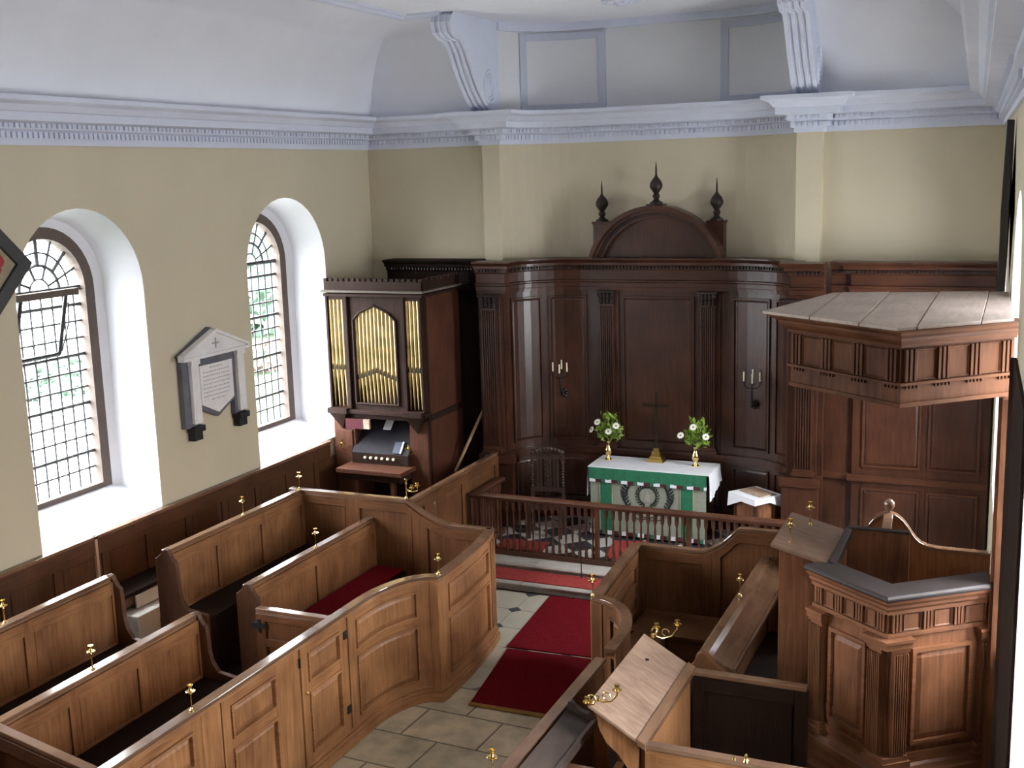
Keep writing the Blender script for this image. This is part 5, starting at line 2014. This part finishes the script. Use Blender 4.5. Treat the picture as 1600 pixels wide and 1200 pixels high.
def hatchment(name, label, M4, s):
    """lozenge-shaped painted panel in a black frame; local x-z plane, facing +y"""
    t = thing(name, label, 'hatchment', tuple(M4.translation))

    def put(m, nm, mats, par=t, **k):
        m.v = [tuple(M4 @ Vector(p)) for p in m.v]
        return m.build(nm, mats, par, **k)
    r, w = s, 0.13
    m = MB()
    for i in range(4):
        a = pi / 2 * i
        p0, p1 = (r * cos(a), r * sin(a)), (r * cos(a + pi / 2), r * sin(a + pi / 2))
        q0, q1 = tuple(v * (r - w * 1.4) / r for v in p0), tuple(v * (r - w * 1.4) / r for v in p1)
        m.prism([p0, p1, q1, q0], 'y', 0.0, 0.06)
    put(m, 'frame', HATCHFR, bevel=0.008)
    m = MB()
    ri = r - w * 1.4
    m.prism([(ri, 0), (0, ri), (-ri, 0), (0, -ri)], 'y', 0.015, 0.03)
    c = put(m, 'painted_panel', HATCHBG)
    m = MB()
    for i in range(9):
        a = 2.4 * i
        m.lathe([(0.001, 0.0), (0.07 + 0.02 * (i % 3), 0.0), (0.05, 0.004), (0.001, 0.005)], (0.06 * i * cos(a) * 0.55, 0.031, 0.06 * i * sin(a) * 0.55), 9, 0, 'y')
    for bx, bz in ((0.30, -0.03), (0.24, -0.13), (0.20, 0.02), (0.34, 0.04), (-0.30, -0.03), (-0.22, 0.05)):
        m.lathe([(0.001, 0.0), (0.055, 0.0), (0.04, 0.004), (0.001, 0.005)], (bx, 0.031, bz), 7, 0, 'y')
    put(m, 'red_mantling', HATCHRED, c)
    m = MB()
    m.prism([(-0.16, 0.16), (0.16, 0.16), (0.16, -0.04), (0, -0.22), (-0.16, -0.04)], 'y', 0.031, 0.04)
    m.lathe([(0.001, 0.0), (0.075, 0.0), (0.05, 0.006), (0.001, 0.008)], (0.27, 0.032, 0.12), 10, 0, 'y')
    put(m, 'pale_shield', HATCHWHITE, c)


# left wall: local x -> world -y, local y -> world +x
ML = Matrix(((0, 1, 0, XL + 0.05), (1, 0, 0, 7.46), (0, 0, 1, 4.31), (0, 0, 0, 1))) @ Matrix.Rotation(radians(0), 4, 'X')
hatchment('hatchment', 'black framed lozenge painting with red design at the left edge, beside the nearer window', ML, 0.70)
yh = 10.66
MR = Matrix(((0, -1, 0, xr(yh) - 0.02), (1, 0, 0, yh), (0, 0, 1, 4.61), (0, 0, 0, 1))) @ Matrix.Rotation(radians(0.6), 4, 'X')
hatchment('hatchment', 'black framed lozenge seen edge-on high on the right wall above the canopy', MR, 0.72)

# ================================================================== BRASS CANDLE HOLDERS
sc0 = thing('candle_holder', 'brass', 'candle holder', (0, 0, 0), 'brass candle holders on the pews')
m = MB()
m.lathe([(0.001, 0), (0.022, 0.0), (0.022, 0.006), (0.012, 0.012), (0.008, 0.022), (0.001, 0.024)], (0, 0, 0), 12)
m.build('base', BRASS, sc0, smooth=True)
m = MB()
m.lathe([(0.0055, 0.02), (0.0055, 0.125), (0.010, 0.13), (0.006, 0.14), (0.006, 0.15)], (0, 0, 0), 8)
m.build('stem', BRASS, sc0, smooth=True)
m = MB()
m.lathe([(0.006, 0.138), (0.030, 0.143), (0.036, 0.152), (0.034, 0.154), (0.012, 0.148)], (0, 0, 0), 14)
m.build('drip_pan', BRASS, sc0, smooth=True)
m = MB()
m.lathe([(0.010, 0.150), (0.015, 0.160), (0.010, 0.172), (0.014, 0.180), (0.020, 0.196), (0.022, 0.200), (0.014, 0.199), (0.012, 0.186)], (0, 0, 0), 14)
m.build('cup', BRASS, sc0, smooth=True)
SCON = [((-7.47, 6.48, 1.505), 'brass candle holder at the left edge on the tall bench back'),
        ((-6.53, 6.44, HP), 'brass candle holder on the bench back nearest the bottom left corner partition'),
        ((-5.31, 6.13, HP), 'brass candle holder on the straight pew front, left of the pew door'),
        ((-7.47, 9.68, 1.505), 'brass candle holder halfway along the tall bench back under the nearer window'),
        ((-7.47, 10.74, 1.505), 'brass candle holder where the tall bench back meets the far left partition'),
        ((-6.53, 9.62, HP), 'brass candle holder on the bench back beside the red cushion'),
        ((-4.94, 9.30, HP), 'brass candle holder on the corner post of the curved left pew front'),
        ((-3.36, 9.24, HP), 'brass candle holder on the corner of the bowed right pew front'),
        ((-2.13, 9.66, HP + 0.005), 'brass candle holder on the pew back with the sloping ledge'),
        ((-2.88, 6.03, HP), 'brass candle holder at the bottom edge on the right pew front'),
        ((-1.49, 9.40, 2.062), 'brass candlestick at the far edge of the reading desk'),
        ((-1.55, 8.83, 2.077), 'brass candlestick at the near edge of the reading desk')]
for i, (p, lb) in enumerate(SCON):
    if i == 0:
        sc0.location = p
        sc0['label'] = lb
    else:
        dup(sc0, p, random.uniform(0, 2), lb)


def branch(name, label, M4, arms):
    """brass candle branch: scrolling arms with cups on a short stem"""
    t = thing(name, label, 'candle branch', tuple(M4.translation))
    for (dx, dy, dz) in arms:
        m = MB()
        m.tube([(0, 0, 0), (dx * 0.35, dy * 0.35, -0.03), (dx * 0.75, dy * 0.75, -0.02), (dx, dy, dz * 0.5), (dx, dy, dz)], 0.007, 8)
        pts = [(dx * 0.5 + 0.028 * cos(k * 0.6), dy * 0.5, 0.015 + 0.028 * sin(k * 0.6)) for k in range(9)]
        m.tube(pts, 0.005, 6)
        m.v = [tuple(M4 @ Vector(p)) for p in m.v]
        a = m.build('arm', BRASS, t, smooth=True)
        m = MB()
        m.lathe([(0.006, dz), (0.028, dz + 0.006), (0.033, dz + 0.014), (0.012, dz + 0.012), (0.016, dz + 0.03), (0.020, dz + 0.045), (0.012, dz + 0.044)], (dx, dy, 0), 12)
        m.v = [tuple(M4 @ Vector(p)) for p in m.v]
        m.build('cup', BRASS, a, smooth=True)
    m = MB()
    m.lathe([(0.001, -0.02), (0.022, -0.012), (0.022, 0.012), (0.001, 0.02)], (0, 0, 0), 12)
    m.v = [tuple(M4 @ Vector(p)) for p in m.v]
    m.build('boss', BRASS, t, smooth=True)


branch('candle_branch', 'brass double candle branch at the far end of the faded desk', Matrix.Translation((-2.44, 8.06, 1.485)), [(0.0, 0.08, 0.02), (0.16, 0.10, 0.06)])
branch('candle_branch', 'brass double candle branch at the near end of the faded desk', Matrix.Translation((-2.46, 6.80, 1.53)), [(-0.03, -0.09, 0.0), (0.13, 0.05, 0.05)])
cb = thing('candle_branch', 'tall brass stem with a double candle branch before the organ, on the swept partition', 'candle branch', (-6.10, 10.80, 1.505))
m = MB()
m.lathe([(0.001, 0), (0.022, 0), (0.018, 0.01), (0.007, 0.02), (0.007, 0.15), (0.014, 0.16), (0.010, 0.19), (0.018, 0.215), (0.012, 0.22)], (-6.10, 10.80, 1.505), 10)
m.build('stem', BRASS, cb, smooth=True)
for dx, dz in ((0.07, 0.11), (0.14, 0.14)):
    m = MB()
    m.tube([(-6.10, 10.80, 1.61), (-6.10 + dx * 0.5, 10.80, 1.58), (-6.10 + dx, 10.80, 1.60), (-6.10 + dx, 10.80, 1.505 + dz)], 0.006, 8)
    a = m.build('arm', BRASS, cb, smooth=True)
    m = MB()
    m.lathe([(0.006, 0), (0.028, 0.006), (0.033, 0.014), (0.012, 0.012), (0.016, 0.03), (0.020, 0.045), (0.012, 0.044)], (-6.10 + dx, 10.80, 1.505 + dz), 12)
    m.build('cup', BRASS, a, smooth=True)
cb = thing('candle_branch', 'brass candle fitting on the partition rail at the bottom edge beside the pulpit', 'candle branch', (-1.47, 6.80, HP))
m = MB()
m.lathe([(0.001, 0), (0.022, 0), (0.018, 0.01), (0.009, 0.02), (0.014, 0.035), (0.008, 0.05)], (-1.45, 6.80, HP), 10)
m.build('socket', BRASS, cb, smooth=True)
m = MB()
m.lathe([(0.001, 0), (0.014, 0), (0.010, 0.014), (0.001, 0.018)], (-1.53, 6.80, HP), 10)
m.build('screw_cap', BRASS, cb, smooth=True)


def candelabrum(label, where, x, yw, yc, z):
    t = thing('wall_candelabrum', label, 'candelabrum', (x, yw, z), 'wall candelabra on the altar screen')
    m = MB()
    for k in range(5):
        a = 2 * pi * k / 5
        m.lathe([(0.001, -0.03), (0.025, -0.01), (0.025, 0.0), (0.001, 0.01)], (x + 0.03 * cos(a), yw - 0.01, z + 0.045 * sin(a)), 8, axis='y')
    m.lathe([(0.001, -0.04), (0.02, -0.02), (0.02, 0.0)], (x, yw, z), 10, axis='y')
    m.build('back_plate', IRON, t)
    m = MB()
    m.tube([(x, yw - 0.03, z), (x, yw - 0.10, z + 0.02), (x, yc + 0.02, z + 0.10), (x, yc, z + 0.2), (x, yc, z + 0.30)], 0.012, 8)
    m.build('stem', IRON, t)
    for k, (dx, dy, dz) in enumerate(((-0.10, -0.01, 0.33), (0.105, 0.0, 0.33), (0.0, 0.07, 0.355), (0.025, -0.08, 0.315))):
        m = MB()
        m.tube([(x, yc, z + 0.24), (x + dx * 0.6, yc + dy * 0.6, z + dz - 0.09), (x + dx, yc + dy, z + dz - 0.05), (x + dx, yc + dy, z + dz)], 0.007, 6)
        m.lathe([(0.006, z + dz - 0.012), (0.024, z + dz - 0.006), (0.026, z + dz), (0.012, z + dz)], (x + dx, yc + dy, 0), 10)
        m.build('arm', IRON, t)
        c = MB()
        c.lathe([(0.001, 0), (0.0115, 0), (0.011, 0.118), (0.006, 0.124), (0.001, 0.125)], (x + dx, yc + dy, z + dz + 0.001), 10)
        tag(c.build('candle', CANDLE, smooth=True), 'ivory candle on the %s wall candelabrum, %s' % (where, ('its leftmost', 'its rightmost', 'at its back', 'at its front')[k]), 'candle',
            'candles on the wall candelabra')


candelabrum('dark four-arm candelabrum on the altar screen left of the altar', 'left', -5.73, 14.76, 14.58, 1.98)
candelabrum('dark four-arm candelabrum on the altar screen right of the altar', 'right', -3.08, 14.74, 14.58, 1.96)
